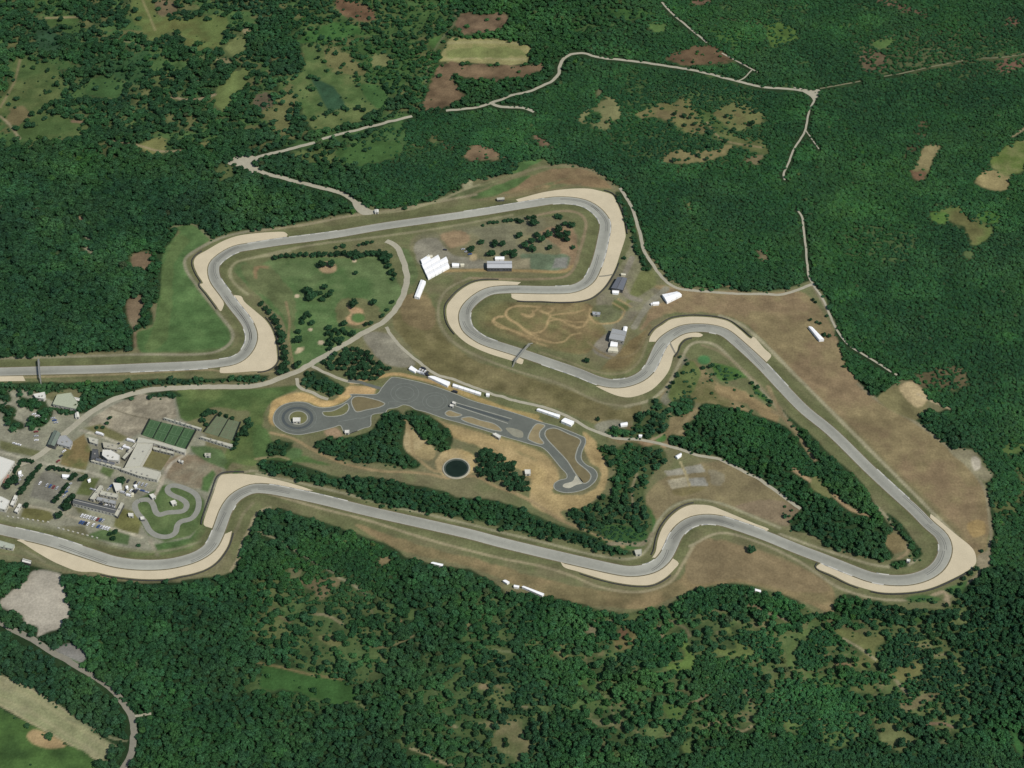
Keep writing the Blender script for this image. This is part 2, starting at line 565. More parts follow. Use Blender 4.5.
clear(q(1,2,'330,80 400,100 440,140 370,140 250,170 160,170 200,130 280,100'), (68,104,54), d=.15)
clear(q(1,2,'440,140 640,120 700,90 760,80 740,50 580,40 560,60 620,90 520,110'), (72,98,54), d=.3)
clear(q(1,2,'400,170 520,190 640,260 600,330 540,380 480,300 440,250'), (70,98,54), d=.4)
clear(q(1,2,'465,230 520,210 550,240 540,260 470,262'), (122,126,82), d=.02)
clear(q(1,2,'690,160 740,150 720,200 690,190'), (76,106,56), d=.1)
path(q(1,2,'800,40 790,100 740,160 700,230 680,330'), (112,114,84), 2.2, op=.7)
clear(q(1,2,'340,590 420,570 575,575 570,620 480,650 360,660 300,630'), (70,100,54), d=.05)
clear(q(1,2,'150,620 300,600 330,640 200,650'), (92,106,62), d=.25)
clear(q(1,2,'840,610 880,580 960,600 970,630 900,645 850,640'), (119,101,77), d=.06, mot=.5)
clear(q(1,2,'740,570 790,570 800,595 760,600'), (96,92,64), d=.25)
path(q(1,2,'900,640 970,632 1024,632'), (120,110,80), 2)
clear(q(1,3,'350,410 390,375 430,430 435,470 400,480 380,515 300,495 260,490 280,450 330,430'), (124,124,84), d=.06)
clear(q(1,3,'320,440 360,450 350,490 290,485'), (60,92,50), d=.6)
clear(q(1,3,'340,350 365,365 350,380'), (112,110,80))
clear(q(1,3,'490,460 560,430 640,410 720,400 730,430 760,460 780,510 760,530 680,520 640,490 570,470'), (124,114,80), d=.05, mot2=(112,112,70))
clear(q(1,3,'730,420 820,470 880,540 860,570 780,500'), (84,104,58), d=.3)
clear(q(1,3,'800,450 900,410 1000,450 1020,470 960,500 900,520 820,470'), (118,112,74), d=.05, mot2=(108,112,70))
clear(q(1,3,'820,520 900,545 1000,560 1024,610 960,600 870,570'), (100,108,66), d=.1)
clear(q(1,3,'600,620 660,600 740,610 800,600 880,580 860,610 800,640 700,650 620,650'), (128,120,82), d=.06)
path(q(1,3,'780,490 830,550 870,568 1000,590'), (140,128,94), 2.2)
clear(q(1,3,'620,230 760,180 800,180 880,240 780,255 710,260'), (104,86,64), d=.04, mot=.4)
clear(q(1,3,'90,545 140,560 150,580 110,578'), (112,94,74), d=.05)
clear(q(1,3,'320,40 580,50 560,65 420,72'), (64,96,50), d=.3)
clear(q(1,3,'540,100 610,95 590,130'), (86,112,62), d=.05)
clear(q(1,3,'790,120 940,130 960,170 840,170'), (72,104,54), d=.5)
path(q(1,3,'740,100 830,72 900,80 1024,96'), (106,110,76), 2, op=.7)
clear(q(1,3,'720,0 790,0 780,18 730,15'), (110,90,72), d=.1)
clear(q(1,3,'930,640 1000,625 980,655'), (122,112,82), d=.1)
clear(q(1,3,'20,655 130,640 150,660 60,690 0,705 0,690'), (84,114,66))
clear(q(1,4,'420,165 500,165 490,185 425,190'), (86,112,62))
clear(q(1,4,'620,590 690,580 660,640 630,700 570,690 600,650'), (138,128,90), warp=1)
clear(q(1,4,'560,680 630,695 620,715 580,710'), (116,92,70), d=.05)
clear(q(1,4,'590,450 640,480 620,560 570,640 540,600 600,540'), (84,80,56), d=.6)
clear(q(1,4,'830,730 870,680 970,710 950,760 860,750'), (150,138,96), warp=1)
clear(q(1,4,'900,630 960,580 1024,560 1044,560 1044,650 960,700 900,670'), (102,120,62), mot2=(122,122,80))
path(q(1,4,'980,545 1040,505'), (142,132,100), 3)
clear(q(1,4,'440,290 500,200 700,190 740,230 600,270'), (88,96,64), d=.4)
clear(q(1,4,'380,200 480,220 470,280 380,280'), (104,92,70), d=.35)
clear(q(1,4,'0,100 100,110 120,150 40,180 0,180'), (82,108,54), d=.2)
clear(q(1,4,'430,0 560,20 640,60 560,50'), (110,92,72), d=.4)
clear(q(1,4,'960,70 1010,80 990,105 950,95'), (112,88,70), d=.3)
clear(q(1,4,'920,255 1024,240 1024,265 930,290'), (116,92,74), d=.2)
clear(q(2,1,'315,95 345,110 330,130 315,125'), (150,124,100))
path(q(2,1,'330,170 358,186'), PALE, 3)
clear(q(2,1,'330,220 370,225 384,252 345,238'), (152,148,120), warp=.8)
clear(q(2,1,'530,250 605,245 600,305 530,300'), (116,100,78), warp=1)
clear(q(2,1,'510,430 575,415 570,480 548,530 550,625 535,625 535,560 510,500'), (130,114,90), warp=1, mot2=(120,118,92))
path(q(2,1,'270,50 300,45'), (112,96,72), 3)
path(q(2,1,'205,230 210,236'), (112,110,78), 4)
clear(q(2,4,'680,80 760,50 800,100 880,130 900,160 830,215 800,170 790,140 740,120'), (112,112,70), mot2=(100,114,64))
clear(q(2,4,'640,90 720,80 700,130 660,120'), (88,118,58), d=.15)
clear(q(2,4,'840,90 930,90 920,130 850,110'), (76,112,54), d=.2)
clear(q(2,4,'785,240 815,235 810,262 790,262'), (90,106,66), d=.1)
clear(q(2,4,'280,150 560,150 600,180 560,260 380,270 300,220'), (76,96,58), d=.6)
clear(q(2,4,'600,730 760,700 800,768 560,768'), (100,92,66), d=.35)
clear(q(2,3,'700,40 725,50 720,85 705,75'), (112,118,76), d=.1)
clear(q(2,3,'980,230 1024,225 1024,270 985,262'), (116,106,80), d=.15)
path(q(2,3,'830,372 870,378'), (128,116,84), 3)
clear(q(3,4,'930,260 1024,235 1024,260 950,280'), (88,108,60), d=.2)
clear(q(3,4,'900,480 960,470 990,500 960,530 910,520'), (96,104,64), d=.3)
path(q(3,4,'990,330 1024,400 1000,470'), (96,104,64), 4, op=.8)
# south woods
clear(q(4,2,'20,345 0,350 100,365 180,385 350,410 380,440 410,490 330,520 200,480 120,460 20,440'), (60,92,48), d=.06)
path(q(4,2,'0,345 100,365 200,390 290,405 350,415'), (120,112,76), 3.5)
path(q(4,2,'400,500 450,540 480,570'), (104,112,74), 2.5)
path(q(4,2,'620,690 650,700 720,735 790,760'), (154,146,110), 3.5)
clear(q(4,2,'640,710 720,745 760,768 680,768'), (50,88,44), d=.1)
clear(q(4,2,'80,150 170,100 210,150 290,150 340,190 300,200 340,270 420,290 460,330 450,400 400,420 370,340 260,250 180,180'), (80,100,60), d=.25)
path(q(4,2,'230,150 290,160 345,192'), (136,128,98), 3.5)
clear(q(4,2,'240,240 310,240 360,270 320,280'), (112,114,74), d=.1)
path(q(4,2,'70,130 100,165 140,185'), (112,100,76), 2)
clear(q(4,2,'160,20 250,10 340,10 300,60 260,95 240,70'), (118,110,80), d=.3)
path(q(4,2,'330,5 380,30 450,78'), (150,146,116), 2.8)
path(q(3,2,'0,590 60,610 140,655 200,690 240,715 310,755'), (140,138,110), 2.2)
clear(q(3,2,'500,700 550,685 540,710 480,735'), (122,110,80), d=.1)
clear(q(3,2,'130,740 190,740 180,768 140,768'), (112,112,80), d=.3)
clear(q(4,2,'560,160 590,180 580,190 560,175'), (150,122,92))
path(q(4,2,'450,280 500,285 560,272 630,240'), (122,116,84), 2.5)
path(q(4,2,'640,260 680,320 700,400 740,520 800,600'), (96,108,72), 1.8, op=.7)
path(q(4,2,'770,590 800,605'), (136,132,100), 3)
path(q(4,2,'460,130 470,160 490,165'), (122,118,88), 2)
clear(q(4,2,'900,430 925,430 920,450 900,445'), (126,114,86))
clear(q(4,2,'960,430 1000,450 990,465 965,445'), (128,122,88))
path(q(4,2,'950,295 1024,305'), (112,120,84), 3)
clear(q(4,2,'950,640 1000,590 1024,580 1070,625 1100,680 1050,740 1024,715 970,690'), (106,114,74), d=.04, mot2=(122,116,84))
clear(q(4,2,'560,640 600,645 590,670'), (90,104,64))
clear(q(4,3,'410,240 450,205 490,240 470,290 420,295'), (114,106,70), d=.1)
clear(q(4,3,'420,215 455,205 460,240 430,250'), (122,98,74), d=.1)
clear(q(4,3,'100,265 150,290 230,320 220,330 170,312'), (124,122,82), d=.05)
clear(q(4,3,'300,205 335,205 330,225 300,222'), (130,124,96))
path(q(4,3,'300,178 370,182 410,180'), (128,122,92), 3)
clear(q(4,3,'640,260 700,280 730,340 720,370 640,375 600,350 680,340 690,300'), (98,122,64), d=.08)
clear(q(4,3,'740,290 850,290 900,290 880,240 850,200 930,270 980,300 960,330 840,310'), (104,118,68), d=.1)
clear(q(4,3,'270,410 350,430 380,480 370,540 350,470 290,440'), (82,112,62), d=.15)
path(q(4,3,'340,440 380,490 410,560 420,600'), (112,112,80), 3, op=.8)
clear(q(4,3,'600,520 690,530 670,570 620,560'), (84,108,58), d=.1)
clear(q(4,3,'290,570 360,575 420,590 400,600 330,592'), (116,118,84), d=.1)
path(q(4,3,'710,515 750,495 780,470'), (130,118,90), 3.5)
path(q(4,3,'770,600 830,585 880,605 920,622 960,600'), (134,126,94), 3.5)
path(q(4,3,'930,440 970,530 1000,500'), (118,110,82), 3, op=.8)
path(q(4,3,'20,520 60,525'), (130,124,96), 3)
clear(q(4,3,'510,330 600,350 590,380 520,370'), (62,92,54), d=.4)
clear(q(4,3,'530,610 620,600 600,650 540,640'), (98,116,70), d=.2)
clear(q(4,3,'680,680 720,640 700,720'), (96,114,66), d=.2)
clear(q(4,3,'80,530 150,530 120,570 60,560'), (92,108,66), d=.2)
path(q(4,3,'590,200 600,245'), (128,118,92), 3)
path(q(4,3,'640,180 700,215 710,240'), (116,112,84), 3)
clear(q(4,3,'940,110 1000,120 1024,140 960,140'), (122,110,84), d=.2)
path(q(4,3,'800,140 850,140'), (112,112,80), 3)
path(q(4,3,'930,340 1024,370'), (100,110,70), 4, op=.8)
clear(q(4,4,'80,280 110,250 150,210 170,215 120,260 105,300 100,370 80,370'), (92,110,64), d=.05)
path(q(4,4,'90,370 200,380 300,350 330,355'), (104,112,72), 4, op=.8)
clear(q(4,4,'250,205 330,210 390,235 470,240 460,270 420,300 440,350 370,370 320,350 380,300 300,240'), (112,116,72), d=.08)
path(q(4,4,'300,250 370,290 430,335'), (158,150,118), 2.5)
path(q(4,4,'470,375 490,390 530,440 580,490'), (150,140,110), 3)
clear(q(4,4,'490,390 600,345 612,380 560,410 510,410'), (112,112,70), d=.05)
clear(q(4,4,'330,450 440,430 430,470 380,470'), (104,112,68), d=.1)
clear(q(4,4,'150,390 260,400 320,440 260,440 180,420'), (88,110,62), d=.3)
path(q(4,4,'0,385 60,380 150,410'), (104,112,76), 3, op=.8)
path(q(4,4,'0,150 40,160 75,178'), (136,124,98), 3)
path(q(4,4,'620,325 720,312'), (126,120,88), 3)
clear(q(4,4,'520,520 590,490 640,470 720,460 660,490 640,500 580,540'), (118,112,80), d=.15)
path(q(4,4,'600,595 700,590 740,605'), (132,112,90), 3.5)
path(q(4,4,'270,350 330,355'), (138,116,90), 3.5)
clear(q(4,4,'430,570 520,600 590,650 540,695 450,650'), (106,112,72), d=.25)
clear(q(4,4,'210,650 340,600 360,620 280,690'), (84,104,60), d=.4)
clear(q(4,4,'70,570 110,580 100,610 75,605'), (96,116,66), d=.1)
clear(q(4,4,'970,610 990,620 1010,680 1024,700 1010,715'), (62,104,56), d=.05)
clear(q(4,4,'760,160 790,150 800,180 770,190'), (112,122,78), d=.1)
clear(q(4,4,'230,160 300,180 380,230 300,210 240,190'), (108,106,72), d=.3)
clear(q(4,4,'560,140 640,150 600,200 540,180'), (66,96,52), d=.5)
# south-west corner
area(q(4,1,'0,100 100,20 130,-20 240,-5 265,70 275,160 250,200 180,230 150,240 150,205 100,190 90,160 0,120'), (178,171,153), warp=1, mot=.12)
area(q(4,1,'215,298 270,270 320,275 345,320 320,352 230,312'), (134,132,124), warp=.8)
path(q(4,1,'230,312 320,352'), (84,108,66), 2.5)
area(q(4,1,'-60,370 0,395 130,450 280,550 400,640 470,685 400,740 230,640 0,520 -60,490'), (160,157,122), warp=.6, round_=False, mot2=(140,142,104))
for d_, c_ in ((30, (160,156,118)), (62, (140,142,104)), (92, (156,152,116))):
    path(q(4,1,'-50,%d 0,%d 130,%d 280,%d 430,%d' % (372 + d_, 398 + d_, 455 + d_, 552 + d_, 655 + d_)), c_, 5, op=.6, warp=.3)
path(q(4,1,'-40,495 0,515 120,585 230,645 395,738'), (168,160,124), 2.5)
path(q(4,1,'0,398 130,455 280,552'), (160,154,120), 2.5)
area(q(4,1,'-60,505 0,530 230,655 388,745 400,820 -60,820'), (66,93,50), mot2=(76,104,54), d=.01)
area(q(4,1,'105,640 130,615 190,630 265,680 200,690 130,670'), (168,146,106), warp=1)
path(q(4,1,'270,570 350,600 440,645 505,660'), (130,132,100), 3)
path(q(4,1,'825,60 800,150 770,230 720,330'), (74,88,58), 2.5, op=.5, d=.3)

# ---- the circuit grounds
BOUND = pp('-60,358 0,358 43,356 65,354 132,350 137,345 137,330 148,325 152,305 158,280 160,250 165,235 172,226 192,224 200,231 211,239 222,235 235,231 270,228 300,223 333,216 '
 '358,212 372,206 380,209 406,207 423,203 445,198 463,188.6 463,183 471,179.5 480,178 519,172.5 544,159.5 551.6,164.7 580,165.4 609,180 618.6,187.8 628,201.5 635,219 638,229 644,243.5 650,255 '
 '660,268 672,280 685,286 712,288 768,291 790,288 812,280 818,286 826,299 836,326 834,338 850,377 858,384 864,393 874,403 883,392 902,379 914,384 928,399 948,408 938,412 918,409 915.5,421.5 948,448 975.5,449 993,474 985.5,489 '
 '990.5,514 994,534 988,559 983,569 968,581 953,601 943,608.5 908,608.5 880.5,601 843,598.5 833,613.5 815.5,613.5 798,601 783,593.5 768,591 749.5,585 727,583.5 687,591 667,606 647,608.5 624.5,613.5 '
 '597,608.5 574.5,601 549.5,597 527,593.5 506,593.5 493.5,582 471,569 431,564 406,556.5 393.5,546.5 343.5,529 306,516.5 283.5,509 266,509 256,514 251,521 246.4,535.6 237,561.6 229.5,572 219,576 199.5,578.5 180,580 '
 '142,581 116,579 90,574.6 78,573.3 62.5,573.3 57,568 32.5,564 19.5,561.6 0,561 -60,561')
area(BOUND, (124,120,88), soft=1.0, warp=1.0, round_=False, mot2=(108,112,76), mot=.15)
# brown dry grass
area(pp('640,288 700,290 770,293 800,292 826,316 850,372 880,402 915,422 950,450 985,490 990,530 980,558 965,548 930,512 890,470 850,432 810,390 780,362 760,336 730,317 690,312 660,316 640,330 648,312'), (148,129,98), mot2=(134,121,88), mot=.3, warp=2)
area(pp('620,350 648,330 645,345 636,368 622,372 600,370 612,358'), (126,112,78), warp=1.5)
area(pp('400,300 425,292 440,330 470,358 520,374 590,398 620,410 640,405 636,418 600,425 560,410 500,392 440,378 412,350 392,322'), (116,110,74), mot2=(122,114,80), warp=2)
area(pp('402,298 420,294 436,310 430,330 405,322'), (130,116,84), warp=2)
area(pp('355,524 420,545 480,560 540,578 600,590 640,592 680,578 690,560 700,545 720,540 760,552 800,566 832,588 833,612 798,600 750,584 690,590 650,607 600,607 540,594 470,567 400,550'), (128,118,84), mot2=(140,124,90), warp=2)
area(pp('686,560 700,540 740,545 800,566 830,590 800,592 740,580 690,582'), (142,126,94), mot2=(132,118,88), warp=2)
area(pp('645,500 660,480 690,466 740,462 790,500 800,515 780,522 740,512 700,500 672,504 655,528'), (138,126,94), mot2=(128,118,86), warp=2)
area(pp('735,508 775,500 800,510 790,525 765,522'), (134,118,96), warp=2, op=.7)
area(pp('690,360 720,385 770,430 800,462 770,440 720,412 690,400 660,400'), (116,114,74), mot2=(138,124,90), warp=2)
area(pp('480,205 540,195 560,180 600,178 612,188 570,184 530,188 500,198'), (140,120,88), warp=1.5)
area(pp('484,196 530,176 560,168 590,170 600,178 560,180 520,192'), (140,120,90), mot2=(128,112,82), warp=1.5)
area(pp('470,198 500,184 530,176 520,184 490,198'), (88,112,66), warp=1.5)
area(pp('440,197 470,186 500,180 480,190 452,200'), (104,112,76), warp=1)
# green leaves of the grounds
area(q(2,1,'690,135 770,128 840,185 790,225 745,270 750,310 820,400 880,490 930,570 930,610 880,640 650,640 560,640 550,560 610,540 630,420 640,280 650,220 720,160'), (84,113,66), mot2=(91,117,70), warp=1)
area(q(2,1,'720,170 760,190 700,280 690,420 660,600 600,640 580,630 630,500 650,300 680,220'), (98,116,70), warp=2, op=.8)
area(q(2,1,'0,675 500,658 900,640 940,620 960,640 900,680 500,700 0,705'), (108,116,80), warp=.8)
area(q(2,2,'0,300 60,270 250,260 380,265 500,260 545,300 560,340 590,420 540,470 480,520 420,560 300,640 250,690 150,705 130,620 110,520 60,470 0,400 -60,350 -90,300 -60,270'), (90,117,70), mot2=(98,116,74), warp=1.5)
area(q(2,2,'-60,290 60,300 110,360 150,420 150,560 110,500 40,420 -30,370'), (108,112,76), warp=3, op=.7)
area(q(2,2,'330,430 480,450 500,500 420,550 330,520'), (122,110,80), warp=3, op=.6)
area(pp('175,392 200,390 256,389 300,386 284,395 268,405 262,425 256,445 256,465 232,463 228,470 222,468 232,440 246,424 250,412 236,410 210,408 201,417 180,420'), (86,108,62), mot2=(98,112,66), warp=1)
area(pp('256,425 266,430 275,445 300,455 330,465 300,462 262,462 254,455'), (84,108,62), warp=1.5)
area(pp('190,522 212,500 222,478 230,472 240,470 222,500 205,530 190,545 150,556 120,558 150,545'), (88,112,62), warp=1.5)
area(pp('640,500 655,520 650,540 640,548 600,545 580,535 610,525'), (72,102,56), warp=2)
# motor cross ground and paddock
area(pp('470,312 500,302 540,304 580,302 600,312 606,330 590,352 560,352 520,342 490,334 474,326'), (140,124,88), mot2=(110,106,70), warp=2, mot=.5)
area(pp('410,240 440,228 480,222 520,216 560,218 575,228 572,262 545,270 500,270 440,272 420,262'), (128,126,100), mot2=(120,116,86), warp=2)
area(pp('440,235 460,230 470,240 450,248'), (150,130,100), warp=2)
area(pp('540,232 572,228 575,265 556,272 560,250'), (142,122,94), warp=2)
area(pp('520,256 546,254 570,256 566,268 530,268'), (104,118,92), warp=1.5)
area(pp('555,258 568,257 567,268 552,268'), (130,130,120), warp=.6, round_=False)
area(pp('500,260 530,258 530,268 508,269'), (152,144,116), warp=.5, round_=False)
area(pp('415,243 436,238 452,255 476,258 488,262 486,268 450,268 425,268 418,262'), (138,134,116), warp=1.2)
path(pp('440,271 490,270 530,271 566,271 573,266'), (158,138,96), 4)
area(pp('400,248 408,250 414,262 418,276 412,286 404,270'), (100,114,74), warp=1)
area(pp('600,290 622,262 634,240 640,262 644,282 660,290 668,298 640,312 618,340 606,330 596,312'), (138,132,110), mot2=(130,128,98), warp=1.5)
area(pp('640,272 652,272 656,284 646,292 634,300 626,304 632,288'), (112,116,74), warp=1.5)
area(pp('614,300 622,302 630,308 624,312 612,306'), (104,112,70), warp=1.5)
area(pp('592,308 606,303 622,312 620,320 604,324 594,318'), (106,112,76), warp=2.5, op=.75)
area(pp('592,350 600,338 612,332 622,340 620,352 612,358 600,356'), (134,128,112), warp=1)
area(pp('660,400 668,388 680,370 684,356 690,362 684,380 672,400 662,408'), (122,120,100), warp=1)
area(pp('668,395 690,360 700,372 690,395 676,404'), (100,112,66), warp=2)
area(pp('664,398 678,378 688,364 698,372 700,392 684,404'), None, d=.14, soft=3, warp=2, size=.45, hgt=.5)
area(pp('700,368 740,380 775,410 770,420 730,402 700,392'), None, d=.1, soft=3, warp=2, size=.4, hgt=.5)
disc(704, 360, 6.5, (78,124,76), warp=.5)
area(pp('712,364 730,366 745,374 750,378 738,378 724,382 714,374'), (80,112,58), warp=1.5)
area(pp('750,382 762,390 774,400 770,403 758,396'), (72,106,54), warp=1)
area(pp('715,386 735,388 760,402 780,418 775,424 745,404 718,394'), (146,128,92), warp=2)
area(pp('602,432 640,425 660,428 672,416 690,415 688,436 668,448 640,448 620,444'), (128,116,84), warp=2)
disc(660.5, 437.5, 6, (84,124,66), warp=.8)
area(pp('594,426 612,420 628,424 622,432 604,436'), (134,132,112), warp=1)
for s, c in (('260,330 440,300 480,365 290,385', (156,152,134)), ('465,285 650,260 700,340 500,365', (156,153,136)), ('285,430 490,395 525,490 340,525', (178,170,142)), ('500,405 690,395 730,490 545,490', (160,158,144))):
    area(m11(640,440,s), c, warp=.7, round_=False, soft=.8)
path(m11(640,440,'430,235 480,340 530,480'), (176,164,124), 2.2)
area(m11(640,440,'740,330 900,370 860,480 760,470'), (140,134,112), warp=3, op=.7)
area(m11(640,440,'340,540 560,500 700,500 560,570 360,580'), (118,110,72), warp=2, op=.7)
# sand about the driving course
area(pp('432,418 455,432 480,438 512,450 530,458 548,466 560,478 552,490 562,496 585,494 598,484 600,470 590,462 584,446 592,444 602,460 606,475 602,488 590,500 570,508 560,512 566,520 548,514 530,502 532,484 520,470 505,462 490,452 476,446 458,440 440,430'), (182,160,112), mot2=(170,150,108), warp=1.5)
path(pp('436,424 460,431 490,440 520,448 541,458 552,472 549,484'), (174,152,108), 12, op=.85, warp=1.5, soft=2)
area(pp('528,486 556,494 590,494 604,478 598,456 588,444 600,448 608,470 604,490 586,506 560,510'), (170,150,106), warp=1.5)
disc(456, 463, 21, (186,166,122), warp=2, mot2=(166,144,96))
area(m10(260,380,'100,330 130,220 250,160 420,130 540,160 620,200 740,210 840,140 900,80 960,70 980,100 900,190 740,270 600,270 480,225 300,230 180,290 130,400 150,470 110,450 85,380'), (192,164,112), warp=.8)
area(pp('350,386 376,389 374,394 352,395 338,396 344,390'), (186,158,112), warp=.8)
path(pp('352,383 378,377 395,374 412,377 440,384 470,396 510,411 540,422'), (176,150,104), 4.5)
path(pp('440,384 470,396 510,411 536,417'), (166,146,96), 7, op=.8)
area(q(3,2,'590,140 610,160 640,190 700,240 720,290 690,310 640,290 610,290 590,240'), (166,150,108), mot2=(176,160,122), warp=1.5)
path(q(3,2,'590,130 620,200 630,280 660,310 720,350 760,345'), (160,142,104), 3)
area(q(3,2,'270,190 320,175 350,205 300,215'), (170,146,116), warp=1)
area(pp('583,432 598,446 600,470 590,452'), (160,140,98), warp=1.5)
area(pp('548,428 552,452 545,446 541,434'), (146,132,108), warp=1)
# village
area(pp('-60,388 0,390 30,390 60,405 80,414 100,404 130,394 160,388 174,391 177,404 180,418 195,428 206,435 205,452 226,470 214,490 206,515 190,540 150,552 110,545 80,534 40,528 0,524 -60,510'), PAVED, mot2=(140,140,118), warp=.5, round_=False)
area(pp('92,418 108,408 140,394 172,391 177,418 165,419 150,419 141,432 128,440 100,432 88,425'), (156,148,126), warp=.8, round_=False)
path(pp('110,408 130,415 158,421'), (118,112,92), 1.6)
area(pp('84,428 100,424 128,437 120,443 95,433'), (120,118,80), warp=.5, round_=False)
area(pp('64,447 84,434 92,452 84,475 60,464'), (104,116,70), mot2=(126,112,76), warp=.5, round_=False)
area(pp('100,472 103,466 114,470 110,478'), (96,112,70), warp=.6, round_=False)
area(pp('84,478 100,478 90,496 76,494'), (104,114,70), warp=.6, round_=False)
area(pp('44,471 54,472 66,478 64,492 54,503 30,497 34,484'), (128,126,112), warp=.8, round_=False)
area(pp('25,505 34,507 50,510 54,518 45,523 20,517 22,512'), (116,114,72), warp=.5, round_=False)
area(pp('0,440 20,446 44,452 40,458 10,452 0,449'), (112,114,78), warp=.5, round_=False)
area(pp('74,504 84,508 90,514 78,513'), (112,114,80), warp=.5, round_=False)
area(pp('115,520 122,508 135,512 142,522 138,534 124,532 114,526'), (114,114,70), warp=.5, round_=False)
area(pp('84,536 100,530 112,528 130,534 128,545 100,540'), (88,108,68), warp=.7, round_=False)
area(pp('60,526 84,526 90,536 70,534'), (120,118,90), warp=.7, round_=False)
area(pp('163,462 176,455 200,455 215,463 224,470 210,482 205,490 190,488 165,478'), (142,128,104), mot2=(136,130,108), warp=1.2, round_=False)
area(pp('190,446 206,446 222,450 228,462 222,468 205,461 192,452'), (92,112,72), warp=.5, round_=False)
area(pp('203,478 213,470 216,474 208,492 201,490'), (86,112,66), warp=.5, round_=False)
area(pp('136,500 150,492 165,485 190,488 205,500 203,525 190,536 165,542 148,535 140,520'), (88,110,66), mot2=(96,112,70), warp=.8, round_=False)
area(pp('150,545 190,538 206,522 205,534 190,550 160,556'), (84,110,64), warp=.8, round_=False)
path(pp('150,540 154,548 158,556'), (148,142,122), 4)
area(pp('-60,528 0,543 30,552 60,563 75,572 55,572 20,562 -60,558'), (116,118,86), warp=.5, round_=False)
path(pp('18,546 30,553 45,562'), (136,132,104), 2.5)
path(pp('0,452 30,460 60,467 96,474 106,478'), (172,168,146), 3.5)
path(pp('0,508 22,506 40,508 60,513 80,519 110,528 142,537'), (174,168,144), 3.5)
path(pp('0,522 30,527 60,532 90,541 120,548 150,552 180,548 205,540'), (142,142,114), 3)
path(pp('80,430 100,436 128,446'), (176,170,148), 3)
path(pp('186,454 170,465 160,486 152,500'), (174,166,146), 3.5)

VERGE_LINE = CL = (pp('-80,373.5 -30,372.6 0,371.8 50,370.4 100,369.3 150,367.2 200,364.9') + m8(200,280,'150,638 275,613 355,548 397,448 378,363 342,300 262,200 192,100') + pp('215.6,280 213.4,270') +
      m10(190,220,'258,440 345,365 465,300 620,272 865,232 1024,210') + pp('330,235.4 380,226.8 430,219.6 480,212.4 530,204.2 558,200.3') +
      m10(560,180,'200,225 300,262 395,335 455,420 463,485 442,600 405,768') + m8(540,230,'420,300 378,380 315,428 235,455 100,460') + pp('540,289.9 508.4,289.4') +
      m10(440,270,'500,220 365,298 287,375 255,440 253,510 285,605 375,680 450,725') + pp('518.1,352 546.2,361.6 580,373.3') +
      m8(580,310,'130,540 250,566 350,558 455,520 527,460 567,385 597,315 642,240 708,190 768,158') + pp('686,328.8 699,327.8 712,329 723.8,332.3 739.5,344.8 760.8,364.4 780.6,385.5 804.5,410 830,430.6 872,471.6 903,500 914.3,510') +
      m8(900,510,'235,128 312,190 347,265 345,330 307,415 235,480 130,523 0,541') + pp('873,577.7 852,570.2 826,559.8 800,550 765,535.7 732.5,524.3 719.5,520.6 707,519.2') +
      m8(600,490,'705,245 630,292 578,357 545,435 490,530 418,588 340,613 230,625 100,605 0,583') + pp('550,554.4 500,542.3 470,534.2 420,522.8 370,511.6 320,499.4 290,493 268,489') +
      m10(190,470,'650,190 555,225 460,285 400,360 360,435 320,550') + m8(180,490,'290,330 240,430 162,492 75,530') + pp('180,561.6 168,564 142,564.9 116,562 90,553.9 50,541 0,529.3 -80,508'))
CLP = VERGE_LINE
path(CLP, (112,114,78), 40, soft=3, op=.55, warp=.7, mot=.2)
path(CLP, (104,108,72), 25, soft=1.5, op=.8, warp=.8, mot=.2)
k_ = sub(-20, 385, 232, 552)
sp1 = np.clip((fbm(GX[k_], GY[k_], 7, 401, 3) - .56) * 7, 0, 1); sp2 = np.clip((fbm(GX[k_], GY[k_], 10, 411, 3) - .58) * 7, 0, 1)
lum = CBASE[k_].mean(1)
pav = np.clip((lum - .14) * 12, 0, 1) * np.clip((CBASE[k_][:, 0] / np.maximum(CBASE[k_][:, 1], .01) - .98) * 12, 0, 1)
CBASE[k_] *= (1 + (.32 * sp1 - .30 * sp2) * pav)[:, None]
# ---- verges along the track are green-grey, with worn lines
path(pp('256,257 306,246 376,237 431,229.5 480,221 512,215'), (142,138,106), 3)
path(m10(190,220,'590,760 500,690 420,600 408,520 450,450 560,405 800,365 1024,320'), (150,146,112), 3)
path(q(2,1,'-100,750 0,745 500,728 850,712 900,722 1040,722 1110,712 1130,690 1138,640 1120,560'), (150,138,104), 2.5)
path(q(2,1,'-100,668 0,665 300,658 530,650 860,640 920,605 932,570 870,480 800,390 745,310 740,270 790,230 880,185 980,160 1060,150'), (146,142,116), 3.2)
path(q(2,1,'690,140 770,128 845,188'), (124,124,92), 2.5)
path(q(2,2,'-20,160 200,130 380,95 560,70 720,40 880,10'), (150,142,112), 3)
path(m8(380,160,'0,405 200,385 330,350 480,300 640,230 768,190'), (150,146,112), 3)
path(m8(480,140,'0,352 200,290 470,210 768,205'), (128,128,92), 3)
path(m8(480,140,'0,460 200,430 500,395 768,340'), (128,118,88), 3, op=.7)
path(pp('527,218 548,213 568,211 580,214 586,222 584,236 579,253 574,268 566,276 540,279 500,279 470,278'), (142,128,100), 3)
path(pp('470,278 452,286 442,296 438,312 442,328 456,344 480,357 520,372 560,384 600,402 630,407'), (140,134,104), 2.8)
path(pp('512,176 549.5,166 574.5,166 597,172.5 609,182 618,196 622,210'), (128,122,92), 3)
path(pp('588,342 600,352 620,358 636,352 645,338 650,325'), (130,118,86), 2.5)
path(pp('540,352 570,362 590,370 610,374 626,372 640,360 646,345 652,330 668,318'), (132,126,94), 2.5)
